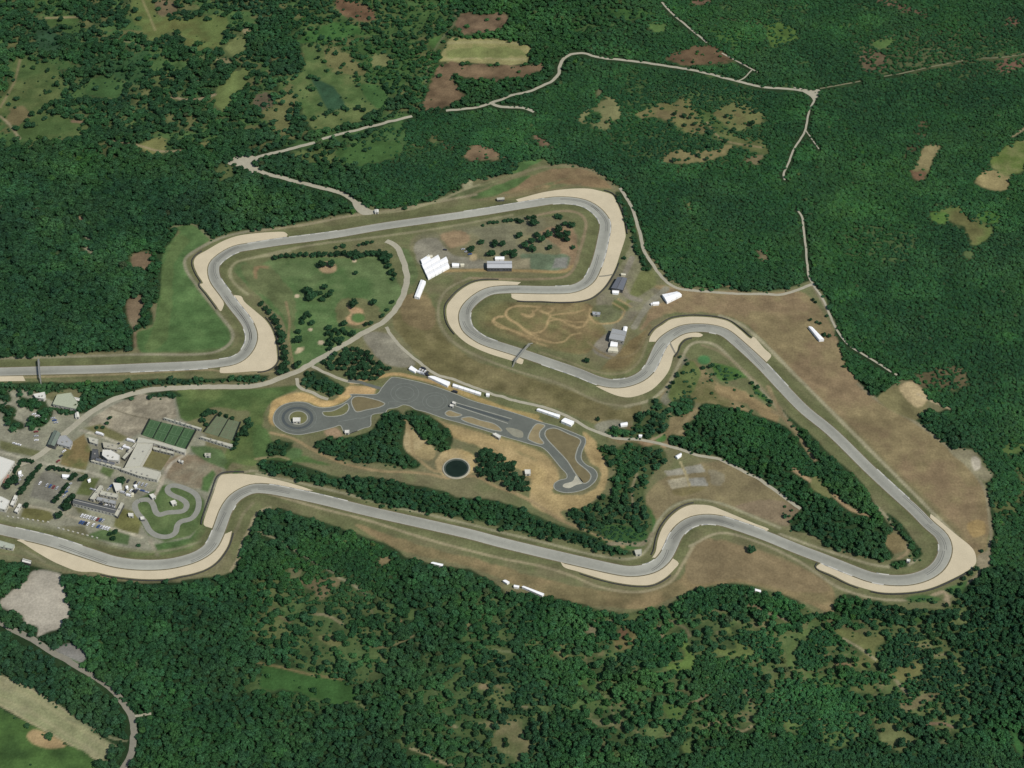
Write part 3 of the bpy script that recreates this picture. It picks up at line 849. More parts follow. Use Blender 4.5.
path(pp('626,406 650,400 668,385 680,362 690,345 700,342 715,345 730,358 760,388 800,432 850,482 880,510 905,535 915,545 918,556 908,565 880,566 850,558 810,545 780,534'), (158,152,122), 3.4)
path(pp('702,345 720,352 760,386 800,430'), (134,124,96), 3, op=.8)
path(pp('720,316 740,324 760,340 800,380 840,420 870,450 900,480 940,520 965,545'), (160,154,124), 3.8)
path(pp('800,384 843,430 880,466 915,500'), (108,112,76), 5, op=.6)
path(pp('812,284 822,300 836,328'), (140,132,108), 3)
path(pp('858,384 880,402 915,422 948,447 968,466 985,490 989,515 991,535 986,560 980,572 965,585 945,600'), (142,134,106), 3.2)
path(pp('270,494 320,508 370,521 430,540 500,558 540,566 570,575 600,587 640,592 670,582 684,562 694,545'), (158,148,116), 3.2)
path(pp('256,474 300,483 350,495 400,508 460,522 500,532 550,544 590,554 625,559 640,556 650,545 655,528 668,510 690,500 715,502 745,513 780,528'), (154,150,120), 3)
path(pp('690,546 720,533 760,543 800,562 840,588 880,599 920,599 950,590'), (156,148,118), 3)
path(m8(180,490,'690,135 610,165 562,220 535,300 495,370 465,450 440,540 390,620'), (158,148,116), 3.2)
path(m8(180,490,'540,310 630,330 700,360 768,390'), (142,138,106), 2.2)
path(m8(180,490,'560,100 480,190 440,290 380,400 340,500 270,610 150,660 0,680'), (126,122,92), 3)
path(pp('-20,552 20,556 60,570 100,577 140,582 180,581'), (122,118,88), 2.5)
path(pp('232,472 228,478 250,471 275,474'), (146,140,112), 3)
path(q(3,2,'0,300 90,290 130,300'), (150,140,104), 2.5)
disc(294.5, 453.5, 8, (86,110,68), warp=1)
path(q(3,2,'60,195 140,215 250,275 330,310 420,335 520,350 600,352 700,362 760,375 880,370 960,410 1024,432 1110,474 1220,544 1320,584 1400,622 1470,650'), (156,138,102), 3.5)
path(q(3,2,'880,330 960,350 1024,400'), (150,138,100), 3)
path(q(3,3,'390,640 450,635 520,640 560,600'), (140,132,106), 6)
path(q(3,3,'480,400 490,440 480,490'), (140,128,96), 2.5)
path(q(3,3,'520,232 560,245 620,245'), (160,136,104), 5)
path(q(3,3,'630,90 625,140 600,200 545,230'), (156,142,112), 2.5)
path(q(3,3,'690,150 740,100 730,150 650,210'), (146,132,98), 4)
path(q(3,4,'0,10 60,130 120,200 150,250 190,305'), (140,126,94), 4)
path(m8(760,420,'260,380 330,430 380,460 430,500 480,520 560,570 640,640 700,685 780,715 840,730'), (164,142,108), 4.5)
area(m8(760,420,'390,470 420,420 465,460 500,510 560,560 540,600 450,560 390,520'), (116,118,76), warp=1)
path(q(3,4,'380,520 440,560 480,600 540,630 560,670 520,700'), (146,132,100), 4)
area(q(3,4,'470,600 540,610 550,660 490,680 470,650'), (128,116,82), warp=1)
area(q(3,4,'440,60 540,0 580,10 640,60 600,140 520,120'), (124,118,82), warp=.8)
area(q(3,4,'525,10 580,-8 640,55 600,95'), (184,166,126), warp=.8)
path(q(3,4,'600,40 660,70 730,98'), (180,164,130), 3)
area(q(3,4,'720,260 830,270 850,320 900,360 870,390 800,330'), (142,136,108), warp=1)
area(q(3,4,'815,290 845,295 850,335 825,345'), (186,178,156), warp=.6)
area(q(3,4,'800,560 860,550 870,600 820,610'), (158,136,92), warp=2)
path(pp('922,600 945,592 948,605'), (160,146,116), 4)
area(m8(900,510,'330,610 450,570 520,540 500,600 440,660 380,640'), (74,106,60), warp=1)
area(m8(900,510,'30,680 100,660 210,650 320,690 200,705 60,700'), (76,106,60), warp=1)
area(m8(900,510,'600,350 690,320 680,440 590,440'), (146,136,110), warp=1)
path(pp('666,289 652,301 642,314 634,327'), (142,138,118), 7, warp=1)
path(pp('640,300 628,296 622,284 632,258'), (140,134,116), 6, warp=1)
# motocross lines
MX = (172,150,108)
for s in ('1024,380 900,370 780,370 700,400 670,450 700,500 800,560 880,620 1000,670', '640,480 560,490 540,530 600,580 750,620 900,680 1024,720', '850,455 930,470 960,430 1000,400'):
    path(m10(440,270,s), MX, 2)
for s in ('450,0 470,50 420,80 340,40', '180,0 170,60 300,150 400,240 560,320 680,350 800,330 860,270 960,250', '540,10 640,60 620,110 600,180 530,240 430,240', '640,60 760,40 900,30 1000,0', '640,80 800,110 900,130 1010,130 1000,170 930,190 880,160', '30,120 90,70 140,66', '40,120 130,170 300,250 480,340 620,390'):
    path(m11(490,310,s), MX, 1.8)
for s in ('390,600 380,660 420,710 500,720 600,700 640,650 650,620 560,560', '0,620 60,640 100,610 60,590', '60,700 150,690 250,740 330,740 370,690', '600,530 700,590'):
    path(m8(540,230,s), MX, 1.8)
for (u, v, r) in ((297,296,2.6), (354.5,261,2.4), (310.5,329.5,2.2), (321,342.5,3.3), (299.5,349.5,3)):
    disc(u, v, r, (200,184,152), warp=.2, soft=.6)
disc(328, 267.5, 9, (176,152,118), warp=.8)
area(m11(240,250,'150,180 200,170 300,180 300,200 210,190 180,240 185,310 155,300'), (140,120,88), warp=.6)
area(m11(310,290,'380,300 440,250 400,180 560,210 570,250 450,250 440,330 500,350 600,330 560,360 440,370'), (178,148,112), warp=.6)
disc(358.5, 318, 6.5, (88,116,66), warp=.3)
path(q(2,2,'120,440 135,520 130,570 150,700'), (142,126,94), 2)
area(q(2,2,'155,640 190,620 192,630 160,648'), (196,180,144), warp=.3)
area(q(2,2,'430,570 520,565 600,640 640,690 520,690 450,620'), (138,134,116), warp=1)
area(pp('462,185 472,181 473,186 464,190'), (168,164,128), warp=.6)
area(m8(380,160,'690,730 740,725 750,768 690,768'), (176,160,122), warp=.6)

# ---- belts and copses back inside the grounds
BELT = dict(d=1.0, soft=1.0, warp=1.2, round_=True, mot=.3)
FL = (50, 70, 42)
area(pp('-60,383 0,383 30,382 60,382.5 100,382 160,379 200,378.5 220,378 250,375 270,376 262,381 250,382.5 230,381.5 190,384 160,385 140,389 110,401 95,408 80,413.5 76,402 82,396 80,391 70,389 55,392 40,393 30,390 0,390 -60,390'), FL, size=.85, **BELT)
for s in ('0,150 60,200 130,300 80,350 0,320 -100,250', '-100,380 0,380 130,390 180,430 150,520 260,570 260,620 210,640 90,590 20,510 40,470 0,450 -100,440', '220,180 230,290 290,300 320,310 490,320 500,380 570,440 540,520 480,590 420,610 310,580 300,540 420,490 430,470 380,420 290,410 210,330'):
    area(m11(0,370,s), FL, size=.85, tint=(.85,.9,.9), **BELT)
area(m11(0,370,'570,390 700,400 820,430 830,470 760,470 580,430'), FL, size=.6, **BELT)
area(m11(0,370,'830,330 960,300 1024,330 1024,370 930,440 840,450 810,400'), FL, size=.85, **BELT)
area(pp('118,398 128,393 136,395 130,399'), FL, size=.6, **BELT)
area(pp('145,394 160,391 176,391 182,396 160,397'), FL, size=.6, **BELT)
area(q(3,2,'10,310 100,305 200,330 330,370 480,375 620,400 760,430 800,450 930,460 1024,485 1080,506 1220,566 1320,596 1420,646 1510,676 1480,686 1370,666 1220,616 1100,600 900,552 700,512 600,500 420,455 350,420 200,390 60,355 10,350'), FL, size=.85, tint=(.95,1,.95), **BELT)
area(q(3,2,'40,250 100,225 150,235 120,270 50,290'), FL, d=.5, size=.6, soft=1, warp=2)
for w_ in ('230,235 300,215 350,215 450,190 500,130 570,105 600,150 590,250 640,300 660,320 640,340 520,320 420,315 350,300 260,265', '590,115 620,100 680,120 760,170 790,210 780,250 740,270 690,230 640,190'):
    area(q(3,2,w_), FL, size=.85, tint=(.9,.95,.92), **BELT)
area(q(2,2,'190,730 230,715 320,760 360,790 340,810 250,795 200,770'), FL, size=.85, **BELT)
area(q(3,3,'340,240 400,260 460,235 500,235 530,250 590,245 620,300 560,360 540,400 530,440 550,520 560,560 540,620 450,630 380,620 280,570 240,540 220,510 300,490 350,450 400,440 390,380 420,350 380,310'), (78,90,56), d=.74, soft=1.0, warp=1.2, mot=.4, size=.9, tint=(.95,1,.95))
area(q(3,3,'420,260 520,240 520,330 430,350'), None, d=.95, soft=2, warp=2, size=.6, tint=(1.15,1.25,1.1))
area(q(3,3,'340,570 540,590 540,620 450,630 380,620'), (60,92,50), d=.5, size=.5, soft=1, warp=1, hgt=.5)
path(q(3,3,'500,360 480,420 485,490'), (136,128,98), 2.5)
area(q(3,3,'375,185 410,170 480,180 490,120 550,110 545,60 570,55 620,90 630,150 620,185 560,210 540,230 510,220 420,210'), (80,92,58), d=.8, soft=1, warp=1.2, size=.9, mot=.4)
area(q(3,3,'640,75 720,50 730,90 690,120 640,125'), FL, size=.9, **BELT)
area(q(3,3,'620,215 640,200 700,210 680,170 730,140 760,80 850,90 930,110 1024,140 1090,165 1144,220 1194,290 1214,310 1264,390 1344,470 1394,510 1450,550 1500,605 1494,640 1530,685 1500,705 1440,700 1354,670 1274,650 1194,600 1114,580 1124,530 1154,500 1084,440 1024,400 980,370 900,330 830,295 760,280 700,270 650,240'), FL, size=.85, tint=(.95,1.02,.95), **BELT)
area(q(3,4,'60,105 120,160 190,220 260,290 320,340 380,400 440,500 500,590 490,600 440,570 380,520 290,450 200,380 190,310 150,260 110,190'), FL, size=.75, tint=(1.05,1.1,1), **BELT)
area(q(3,3,'780,90 930,115 1050,150 1140,225 1200,300 1260,400 1200,400 1100,330 980,250 860,200 770,150'), None, d=.97, soft=2, warp=2, size=.6, tint=(1.12,1.22,1.08))
path(q(3,4,'20,110 60,130 120,200 150,250 190,305'), (140,126,94), 4)
path(m8(760,420,'260,380 330,430 380,460 430,500 480,520 560,570 640,640 700,685 780,715 840,730'), (164,142,108), 4.5)
area(m8(760,420,'390,470 420,420 465,460 500,510 560,560 540,600 450,560 390,520'), (116,118,76), warp=1)
area(q(3,4,'470,515 520,540 560,590 580,620 620,680 590,705 560,640 500,560'), FL, d=.8, size=.6, soft=1, warp=1.5)
area(q(3,4,'490,712 560,705 560,728 490,735'), FL, d=.8, size=.5, soft=1, warp=1)
area(m8(900,510,'340,610 450,575 510,550 490,600 440,650 380,635'), None, d=.6, size=.55, soft=1, warp=1.5)
area(m8(900,510,'40,680 100,665 210,655 300,690 200,700 60,695'), None, d=.5, size=.5, soft=1, warp=1)
area(pp('834,600 850,594 862,600 850,605 836,612'), FL, d=.7, size=.7, soft=1, warp=1)
area(pp('780,505 795,498 800,520 788,526'), None, d=.15, size=.6, soft=1, warp=1)
area(pp('716,365 730,367 742,374 738,377 722,376'), None, d=.4, size=.4, soft=1, warp=1, hgt=.5)
area(pp('752,384 762,391 773,400 769,402 757,394'), None, d=.5, size=.4, soft=1, warp=1, hgt=.5)
area(q(2,1,'640,190 690,140 715,150 690,190 655,240 645,330 630,440 580,430 600,300'), FL, size=.95, tint=(.85,.9,.85), **BELT)
area(q(2,1,'568,470 600,465 610,530 570,535'), FL, size=1.0, tint=(.85,.9,.85), **BELT)
area(q(2,3,'410,0 440,0 480,60 500,160 530,240 560,300 540,320 500,250 470,150 440,60'), FL, d=.7, size=.7, soft=1, warp=1.2)

# mowing and wheel streaks over the open ground of the circuit
kk = sub(-40, 160, 1000, 615)
ang = -.62
xr = GX[kk] * math.cos(ang) + GY[kk] * math.sin(ang); yr = -GX[kk] * math.sin(ang) + GY[kk] * math.cos(ang)
st = fbm(xr / 7, yr, 5, 431, 3) - .5
st2 = fbm(GX[kk] / 6, GY[kk], 6, 441, 3) - .5
w_ = np.clip(fbm(GX[kk], GY[kk], 120, 451, 2) * 3 - 1, 0, 1)
CBASE[kk] *= (1 + .38 * (st * w_ + st2 * (1 - w_)))[:, None]
# finish the paint
CBASE *= (1 + 0.16 * N3 + 0.10 * N2)[:, None]
CBASE = np.clip(CBASE, 0.004, 0.85)
ij = np.arange(NX * NY).reshape(NY, NX)
quads = np.stack([ij[:-1, :-1], ij[:-1, 1:], ij[1:, 1:], ij[1:, :-1]], -1).reshape(-1, 4)
me = bpy.data.meshes.new('ground')
me.vertices.add(NX * NY)
me.vertices.foreach_set('co', np.stack([GX, GY, np.zeros_like(GX)], 1).astype(np.float32).ravel())
me.loops.add(quads.size)
me.loops.foreach_set('vertex_index', quads.ravel().astype(np.int32))
me.polygons.add(len(quads))
me.polygons.foreach_set('loop_start', np.arange(0, quads.size, 4, dtype=np.int32))
me.polygons.foreach_set('loop_total', np.full(len(quads), 4, np.int32))
a = me.color_attributes.new('paint', 'FLOAT_COLOR', 'POINT')
c4 = np.ones((NX * NY, 4), np.float32); c4[:, :3] = CBASE
a.data.foreach_set('color', c4.ravel())
me.update(calc_edges=True)
me.materials.append(mat('ground_cover', (1, 1, 1), rough=0.95, spec=0.1, attr='paint', var=0.22, scale=0.45, var2=0.16, scale2=0.07, bump=0.3))
tag(obj('ground', me), kind='structure')
# ------------------------------------------------------------------ the race track
TW = 11.6
TL = spline(world(CL), 2.5)
for _ in range(6):       # take out hand tremor
    TL[1:-1] = 0.25 * TL[:-2] + 0.5 * TL[1:-1] + 0.25 * TL[2:]
TN = normals(TL)

def near(u, v):
    p = np.array(G(u, v)[:2])
    return int(np.argmin(((TL - p) ** 2).sum(1)))
def side_of(u, v):
    i = near(u, v)
    return 1 if ((np.array(G(u, v)[:2]) - TL[i]) * TN[i]).sum() > 0 else -1

asph = alb((166, 166, 153))
nT = len(TL)
offs = np.linspace(TW / 2, -TW / 2, 9)
lane = np.zeros((nT, 9, 3), np.float32)
s_ = np.arange(nT) * 2.5
wear = fbm(s_, s_ * 0, 160, 71, 3)
drift = (fbm(s_, s_ * 0 + 50, 220, 75, 2) - 0.5) * TW * 1.1
long_ = fbm(s_, s_ * 0 + 90, 90, 79, 4)
dT = np.gradient(TL, axis=0); hd = np.unwrap(np.arctan2(dT[:, 1], dT[:, 0]))
curv = np.abs(np.gradient(hd)); curv = np.convolve(curv, np.ones(25) / 25, 'same')
corner = np.clip(curv / .05, 0, 1)
patch = np.where(fbm(s_, s_ * 0 + 130, 55, 83, 2) > .60, .92, 1.0)
seam = np.where(fbm(s_, s_ * 0 + 170, 140, 87, 2) > .5, 1.05, 1.0)
for j, o in enumerate(offs):
    rubber = np.exp(-((o - drift) / 2.6) ** 2)
    edge = np.clip((abs(o) - TW * 0.32) / (TW * 0.2), 0, 1)
    f = 1.0 - (0.12 + .14 * corner) * rubber * (0.6 + 0.8 * wear) + 0.14 * edge + 0.45 * (long_ - 0.5)
    f = f * patch * (seam if o > 0 else 1.0)
    lane[:, j] = np.array(asph)[None] * f[:, None] * np.array([1.0, 1.0, 0.99])[None]
tr = strip('race_track_road', TL, list(offs), 0.14, mat('track_asphalt', asph, rough=0.8, attr='paint', var=0.08, scale=0.25, var2=0.06, scale2=0.03), lane.reshape(-1, 3))
tag(tr, kind='structure')
white = mat('road_paint_white', alb((192, 190, 176)), rough=0.6, var=0.18, scale=0.12)
for sgn in (1, -1):
    o = strip('edge_line', TL, [sgn * (TW / 2 - 0.15), sgn * (TW / 2 - 0.45)], 0.17, white)
    tag(o, kind='structure')
# narrow worn strip of bare soil beside the asphalt
soil = mat('track_shoulder', alb((118, 110, 82)), var=0.25, scale=0.15, var2=0.2, scale2=0.02)
for sgn in (1, -1):
    tag(strip('track_shoulder_path', TL, [sgn * (TW / 2 + 1.0), sgn * (TW / 2 - 0.1)], 0.08, soil), kind='structure')

# ---- skid marks where cars brake and turn in
skid = mat('skid_rubber', alb((118, 118, 110)), rough=.7, var=.2, scale=.3)
rs = random.Random(12)
for s in ('226,296 250,340', '236,306 248,352', '216,280 213,262', '215,262 240,248', '560,200 598,212', '590,206 605,232', '600,255 585,284', '520,290 486,293', '480,297 466,315', '466,322 490,345', '620,383 648,371', '650,366 662,343', '672,335 705,328', '735,341 765,368',
          '900,497 930,526', '928,524 945,550', '945,552 925,574', '735,525 700,520', '690,523 674,540', '670,550 650,568', '290,493 258,488', '250,490 232,501', '226,512 219,531', '214,542 190,559', '60,544 110,560'):
    a, b = pp(s)
    i0, i1 = sorted((near(*a), near(*b)))
    o0, o1 = rs.uniform(-3, 3), rs.uniform(-3, 3)
    seg = np.arange(i0, i1 + 1)
    off = np.linspace(o0, o1, len(seg))[:, None]
    for w_ in (0, 1.7):
        Ls = TL[seg] + TN[seg] * (off + w_)
        tag(strip('skid_mark_line', Ls, [.28, -.28], .155, skid), kind='structure')

# ---- gravel traps
gravel = mat('gravel_bed', alb((213, 200, 169)), rough=0.95, spec=0.1, var=0.07, scale=0.8, var2=0.08, scale2=0.06)
TRAPS = [
 ('lower edge of the upper straight', [(-80,376.5)], None),
 ('A', m10(190,220,'1000,150 970,125 820,125 640,140 500,160 400,190 300,235 180,305 70,370 40,420 45,480 80,560 130,650') + m8(200,280,'0,30 60,110 120,190 160,240 185,190'), 0),
 ('B', m8(200,280,'255,115 315,125 340,165 420,235 500,305 545,370 575,450 590,560 590,625 560,665 500,695 400,702 155,712 150,700'), 0),
 ('C', pp('515.8,199.6 523,197.6 545,192 571,188.8') + m10(560,180,'300,90 400,110 530,150 560,190 610,300 645,400 660,480 672,570') + m8(540,230,'655,60 620,170 580,290 550,350 490,440 430,495 380,525 300,545 150,552 0,545') + pp('532,301 518,300.3 511.6,297.5 511.6,295'), 0),
 ('D', m10(440,270,'830,125 600,112 400,118 300,150 200,215 130,285 75,360 65,440 85,540 150,640 260,740') + pp('475,347.8 490,354 512.5,361 521.9,364.2 523.7,359.7'), 0),
 ('E', m8(580,310,'120,585 200,625 290,660 370,672 440,660 540,620 620,550 680,470 710,380') + m8(660,290,'100,510 130,470 145,420 190,375 240,362 310,360 330,345 300,330'), 0),
 ('F', m8(580,310,'530,245 535,215 580,150 640,110') + m8(660,290,'80,228 200,207 330,207 430,217 530,245 620,310 700,375') + m8(740,310,'100,205 190,300 240,350 205,400'), 0),
 ('G', m8(900,510,'235,30 300,80 420,180 560,300 585,370 580,415 520,465 400,530 250,595 150,620 0,635') + m8(800,510,'620,632 500,605 380,565 250,500 125,440 160,408'), 0),
 ('H', m8(600,490,'400,520 425,480 445,380 480,290 550,200 630,140 700,115') + m8(700,480,'0,190 80,198 180,235 300,285 420,335 530,380 500,395'), 0),
 ('I', m8(500,500,'465,475 490,515 600,550') + m8(600,490,'0,680 150,715 300,732 400,725 500,675 570,610 605,565 590,545'), 0),
 ('J', pp('313.6,490.8 302.6,486.9 286,482') + m10(190,470,'850,90 700,60 520,40 330,50 300,75 240,240 190,380 140,560 165,580'), 0),
 ('K', m8(180,490,'400,315 370,420 330,490 270,560 190,610 80,645 0,660') + m8(90,490,'600,680 430,685 300,675 150,655') + m8(0,490,'740,632 600,625 500,590 400,545 270,470 170,405 130,385 170,378'), 0),
]
TRAP_OUT = {}
for nm, pts, fl in TRAPS:
    if fl is None:
        P = world(pp('-80,378 -30,377 0,376.4 23,376 25.5,381 0,381.4 -40,382'))
        tag(sheet('gravel_trap', P, 0.10, gravel), kind='structure')
        continue
    mid = pts[len(pts) // 2]
    sg = side_of(*mid[:2])
    i0, i1 = near(*pts[0][:2]), near(*pts[-1][:2])
    outer = spline(world(pts), 3.0)
    st = 2 if i0 > i1 else -2
    rangei = list(range(i1, i0, st))
    inner = [TL[i] + TN[i] * sg * (TW / 2 + 1.1) for i in rangei]
    # drop inner points closer than 1.5 m to the outer line's ends
    keep = [p for p in inner if min(np.hypot(*(p - outer[0])), np.hypot(*(p - outer[-1]))) > 2.0]
    TRAP_OUT[nm] = (outer, sg)
    tag(sheet('gravel_trap', [tuple(p) for p in outer] + [tuple(p) for p in keep], 0.11, gravel), kind='structure')

# ---- kerbs: raised, painted in blocks
kw = mat('kerb_white', alb((210, 208, 196)), rough=0.6, var=0.1, scale=0.5)
kg = mat('kerb_grey', alb((160, 162, 158)), rough=0.6, var=0.1, scale=0.5)
def kerb(a, b):
    i0, i1 = near(*a), near(*b)
    sg = side_of(*a) if abs(i0 - i1) < 4 else side_of((a[0] + a[0]) / 2, a[1])
    lo, hi = min(i0, i1), max(i0, i1)
    L = TL[lo:hi + 1]; N = TN[lo:hi + 1]
    mb = MB()
    for k in range(len(L) - 1):
        v = []
        for (p, n) in ((L[k], N[k]), (L[k + 1], N[k + 1])):
            for (o, z) in ((TW / 2 - 0.1, 0.15), (TW / 2 + 0.2, 0.22), (TW / 2 + 0.65, 0.2), (TW / 2 + 0.85, 0.12)):
                v.append((p[0] + n[0] * sg * o, p[1] + n[1] * sg * o, z))
        fs = [(j, j + 1, j + 5, j + 4) if sg < 0 else (j + 4, j + 5, j + 1, j) for j in range(3)]
        mb.add(v, fs, (k // 2) % 3 == 2)
    tag(mb.build('kerb', [kw, kg]), kind='structure')
for s in ('247.6,243.4 286,236.5', '288,237 337,230', '238.8,252.7 222.2,265', '220.3,278.6 228,293', '232,297 250.8,323', '243.6,328.8 240,349', '236,354 219.5,359.4', '130,370.8 207,368',
          '463,211.4 545,199', '553,203.8 599,224', '608.8,219 601,267.8', '588.8,267.8 585,277.5', '568.6,285.3 555.6,286.3', '470.8,312 498.6,340.3', '542.5,364.4 597,383.6',
          '612.5,380.3 625.6,378.4', '642.5,369.9 645,365.3', '668.5,341.3 654.2,372.5', '709.5,331.7 716,333.6', '766,363.4 789.5,386.8', '877.5,469.7 909.4,499.6', '939.7,545 939.5,552',
          '873,581 883,582.3', '875.5,575 888.5,576.7', '822,563.4 852,573.8', '722,517 765,531.4', '700,524.3 715.6,522.7', '699,525 683.3,533', '671.6,531.7 662.5,551', '656,560.3 643,565.3',
          '270,485.6 348,502.5', '235,505.2 232,509', '212.6,530.4 206,543.4', '14.3,527.8 80.7,546'):
    a, b = pp(s)
    kerb(a, b)

# ---- tyre barriers and guard rails round the outer edge of the traps
tyre = mat('stacked_tyres', (0.055, 0.054, 0.050), rough=0.9, var=0.3, scale=1.2)
belt = mat('tyre_wall_belt', alb((120, 118, 108)), rough=0.8)
def barrier(name, L, label, h=1.3, w=0.7, m=None):
    N = normals(L)
    h *= .8
    mb = MB()
    for k in range(len(L) - 1):
        v = []
        for (p, n) in ((L[k], N[k]), (L[k + 1], N[k + 1])):
            for (o, z) in ((-w / 2, 0), (-w / 2, h), (w / 2, h), (w / 2, 0)):
                v.append((p[0] + n[0] * o, p[1] + n[1] * o, z))
        mb.add(v, [(j, j + 1, j + 5, j + 4) for j in range(3)])
    o = mb.build(name, m or tyre)
    tag(o, label, 'barrier')
    return o
def along(nm, a, b, off=2.0):
    L, sg = TRAP_OUT[nm]
    n = len(L)
    i0, i1 = int(a * (n - 1)), int(b * (n - 1))
    Lr = L[i0:i1 + 1]
    N = normals(Lr)
    # outward = away from the track
    c = np.array([TL[np.argmin(((TL - p) ** 2).sum(1))] for p in Lr])
    s = np.sign(((Lr - c) * N).sum(1).mean())
    R = Lr + N * s * off
    for _ in range(2):
        R[1:-1] = 0.25 * R[:-2] + 0.5 * R[1:-1] + 0.25 * R[2:]
    return R
barrier('tyre_barrier', along('A', .46, .93), 'dark tyre barrier along the gravel trap beside the long green meadow', 1.6)
barrier('tyre_barrier', along('B', .30, .80), 'dark tyre barrier between the gravel trap and the tree-lined golf meadow', 1.4)
barrier('tyre_barrier', along('C', .26, .47), 'dark tyre barrier round the uppermost gravel corner, backed by a forest track', 1.8)
barrier('tyre_barrier', along('C', .60, .97), 'dark tyre barrier between the gravel trap and the motocross ground', 1.6)
barrier('tyre_barrier', along('D', .10, .62), 'dark tyre barrier round the outside of the hairpin gravel trap', 1.4)
barrier('tyre_barrier', along('F', .05, .75), 'dark tyre barrier around the gravel above the middle S bend', 1.4)
barrier('tyre_barrier', along('E', .68, .88), 'short dark tyre barrier by the gravel strip crossed by a path', 1.4)
barrier('tyre_barrier', along('G', .33, .75), 'dark tyre barrier round the wide gravel trap of the easternmost corner', 1.8)
barrier('tyre_barrier', along('G', .80, .99), 'dark tyre barrier along the narrow gravel strip above the lower wood', 1.2)
barrier('tyre_barrier', along('H', .02, .52), 'dark tyre barrier between gravel and the middle wood', 1.4)
barrier('tyre_barrier', along('J', .45, .97), 'dark tyre barrier between the gravel trap and the kart track', 2.0)
barrier('tyre_barrier', along('K', .02, .60), 'dark tyre barrier below the lowest gravel trap, against the forest', 1.4)
barrier('tyre_barrier', along('I', .20, .85), 'dark tyre barrier on the outside of the lower S bend gravel', 1.2)

# ---- roads and paved areas with clean edges
gravelroad = mat('pale_road', alb((177, 172, 150)), rough=0.95, var=0.10, scale=0.25, var2=0.10, scale2=0.03)
oldasph = mat('old_asphalt', alb((142, 138, 122)), rough=0.9, var=0.10, scale=0.3, var2=0.1, scale2=0.04)
dimroad = mat('grassy_track', alb((124, 122, 94)), rough=0.95, var=0.15, scale=0.25, var2=0.15, scale2=0.04)
def road(name, pts, w, m, z=0.06):
    path(pts, None, w + 2.4, d=0.0, soft=1.0)
    L = spline(world(pts), 3.0)
    for _ in range(3):
        L[1:-1] = 0.25 * L[:-2] + 0.5 * L[1:-1] + 0.25 * L[2:]
    w = w * .86
    rag = (fbm(L[:, 0], L[:, 1], 9, 201, 3) - 0.5) * min(3.0, w * 0.7)
    N = normals(L)
    V, F = [], []
    for k in range(len(L)):
        for s in (1, -1):
            p = L[k] + N[k] * s * (w / 2 + rag[k] * (1 if s > 0 else -0.7))
            V.append((p[0], p[1], z))
    for k in range(len(L) - 1):
        F.append((2 * k, 2 * k + 1, 2 * k + 3, 2 * k + 2))
    o = obj(name, mesh(name, V, F, [m]))
    o.data.flip_normals() if o.data.polygons[0].normal.z < 0 else None
    return tag(o, kind='structure')
road('road', q(1,1,'950,640 1024,634') + pp('256,157.5 286,150 315,142.5'), 5.5, gravelroad)
road('road', pp('322,139 340,134 356,130 373,126 396,120 412,116'), 5, gravelroad)
road('road', pp('446,110.5 462,109 478,107 488,104 500,100 512,95 527,92 544,85 557,77 561,63 569,55 584,53 597,57 632,61 667,66 702,72 737,81 762,87 793,89 814,93'), 4.6, gravelroad)
road('road', pp('491,103 496,106 512,107.5 524,108 534,112'), 5, gravelroad, .055)
road('road', pp('236,160 246,165 256,170 281,177.5 311,185 328,189.5 341,193 350,198 358,204.7 366,211'), 6.5, gravelroad, .065)
road('road', pp('812,91 815,98 811,106 809,112 806,126 805,131 793,151 788,165 783,175 785,180'), 2.6, gravelroad, .05)
road('road', pp('805.5,130 819,149'), 1.8, gravelroad, .045)
road('road', pp('797,209.5 802,216 803,224.5 805,240 807,259.5 809,277 814,286 823,299.5 835.5,327 848,344.5 868,357 888,369.5 897,375'), 2.7, gravelroad, .05)
road('road', pp('820,88.5 840,85 860.5,81'), 2.4, dimroad, .045)
road('road', pp('880,77 903,73 930,67 963,60.5'), 2.2, dimroad, .045)
road('road', pp('980,58 1000,57.5 1050,49'), 2.2, dimroad, .045)
road('road', pp('662,2 671,12.5 687,26 707,42.5'), 3.0, gravelroad, .05)
road('road', pp('722,53 735,60 752,69 758,72'), 2.6, gravelroad, .05)
road('road', pp('752,70 744,78 738,81'), 2.0, gravelroad, .045)
road('road', pp('620,188 632,207 639.5,232 644.5,252 654.5,267 667,282 677,288 712,292 768,294.5 780.5,294.5 798,289.5 812,284.5'), 4.2, gravelroad, .06)
tag(sheet('road_junction', [tuple(p) for p in spline(world(pp('793,87 806,89 820,90 819,96 814,101 811,97 803,92')), 3, True)], .07, gravelroad), kind='structure')
tag(sheet('road_junction', [tuple(p) for p in spline(world(q(1,1,'908,652 960,620 1024,628 1040,650 1030,690 1000,695 965,672')), 3, True)], .072, gravelroad), kind='structure')
tag(sheet('road_junction', [tuple(p) for p in spline(world(m8(280,180,'560,160 620,170 700,230 755,225 750,250 640,268 575,220')), 3, True)], .075, gravelroad), kind='structure')
road('main_road', q(3,1,'60,330 150,290 230,225 270,190 330,140 400,90 500,45 640,20 800,12 1024,6') + pp('281,378 306,367 331,352 361,334.5 386,319.5 401,299.5 407,279.5 403.5,262 396,246 386,241'), 7.5, gravelroad, .07)
road('service_road', pp('386,327 396,342 416,359.5 436,374.5 452,379 468,385 496,395 520,402 539,406 567,416 585.6,426.6 600,433 616,438.7 622,439 642,440 662,444 682,450 697,455 719.5,459 737,468 757,478 783,496.5 800.5,509'), 4, gravelroad, .06)
road('service_road', pp('312,366.5 331,375 346,381 360,383') , 4, gravelroad, .055)
road('service_road', m10(260,380,'380,-20 395,60 430,95 540,130 600,170 700,195'), 4.2, gravelroad, .055)
road('road', q(4,1,'-60,165 0,185 60,220 140,260 220,310 310,360 400,415 460,465 500,515 530,570 535,630 520,720 480,790'), 6.5, oldasph, .06)
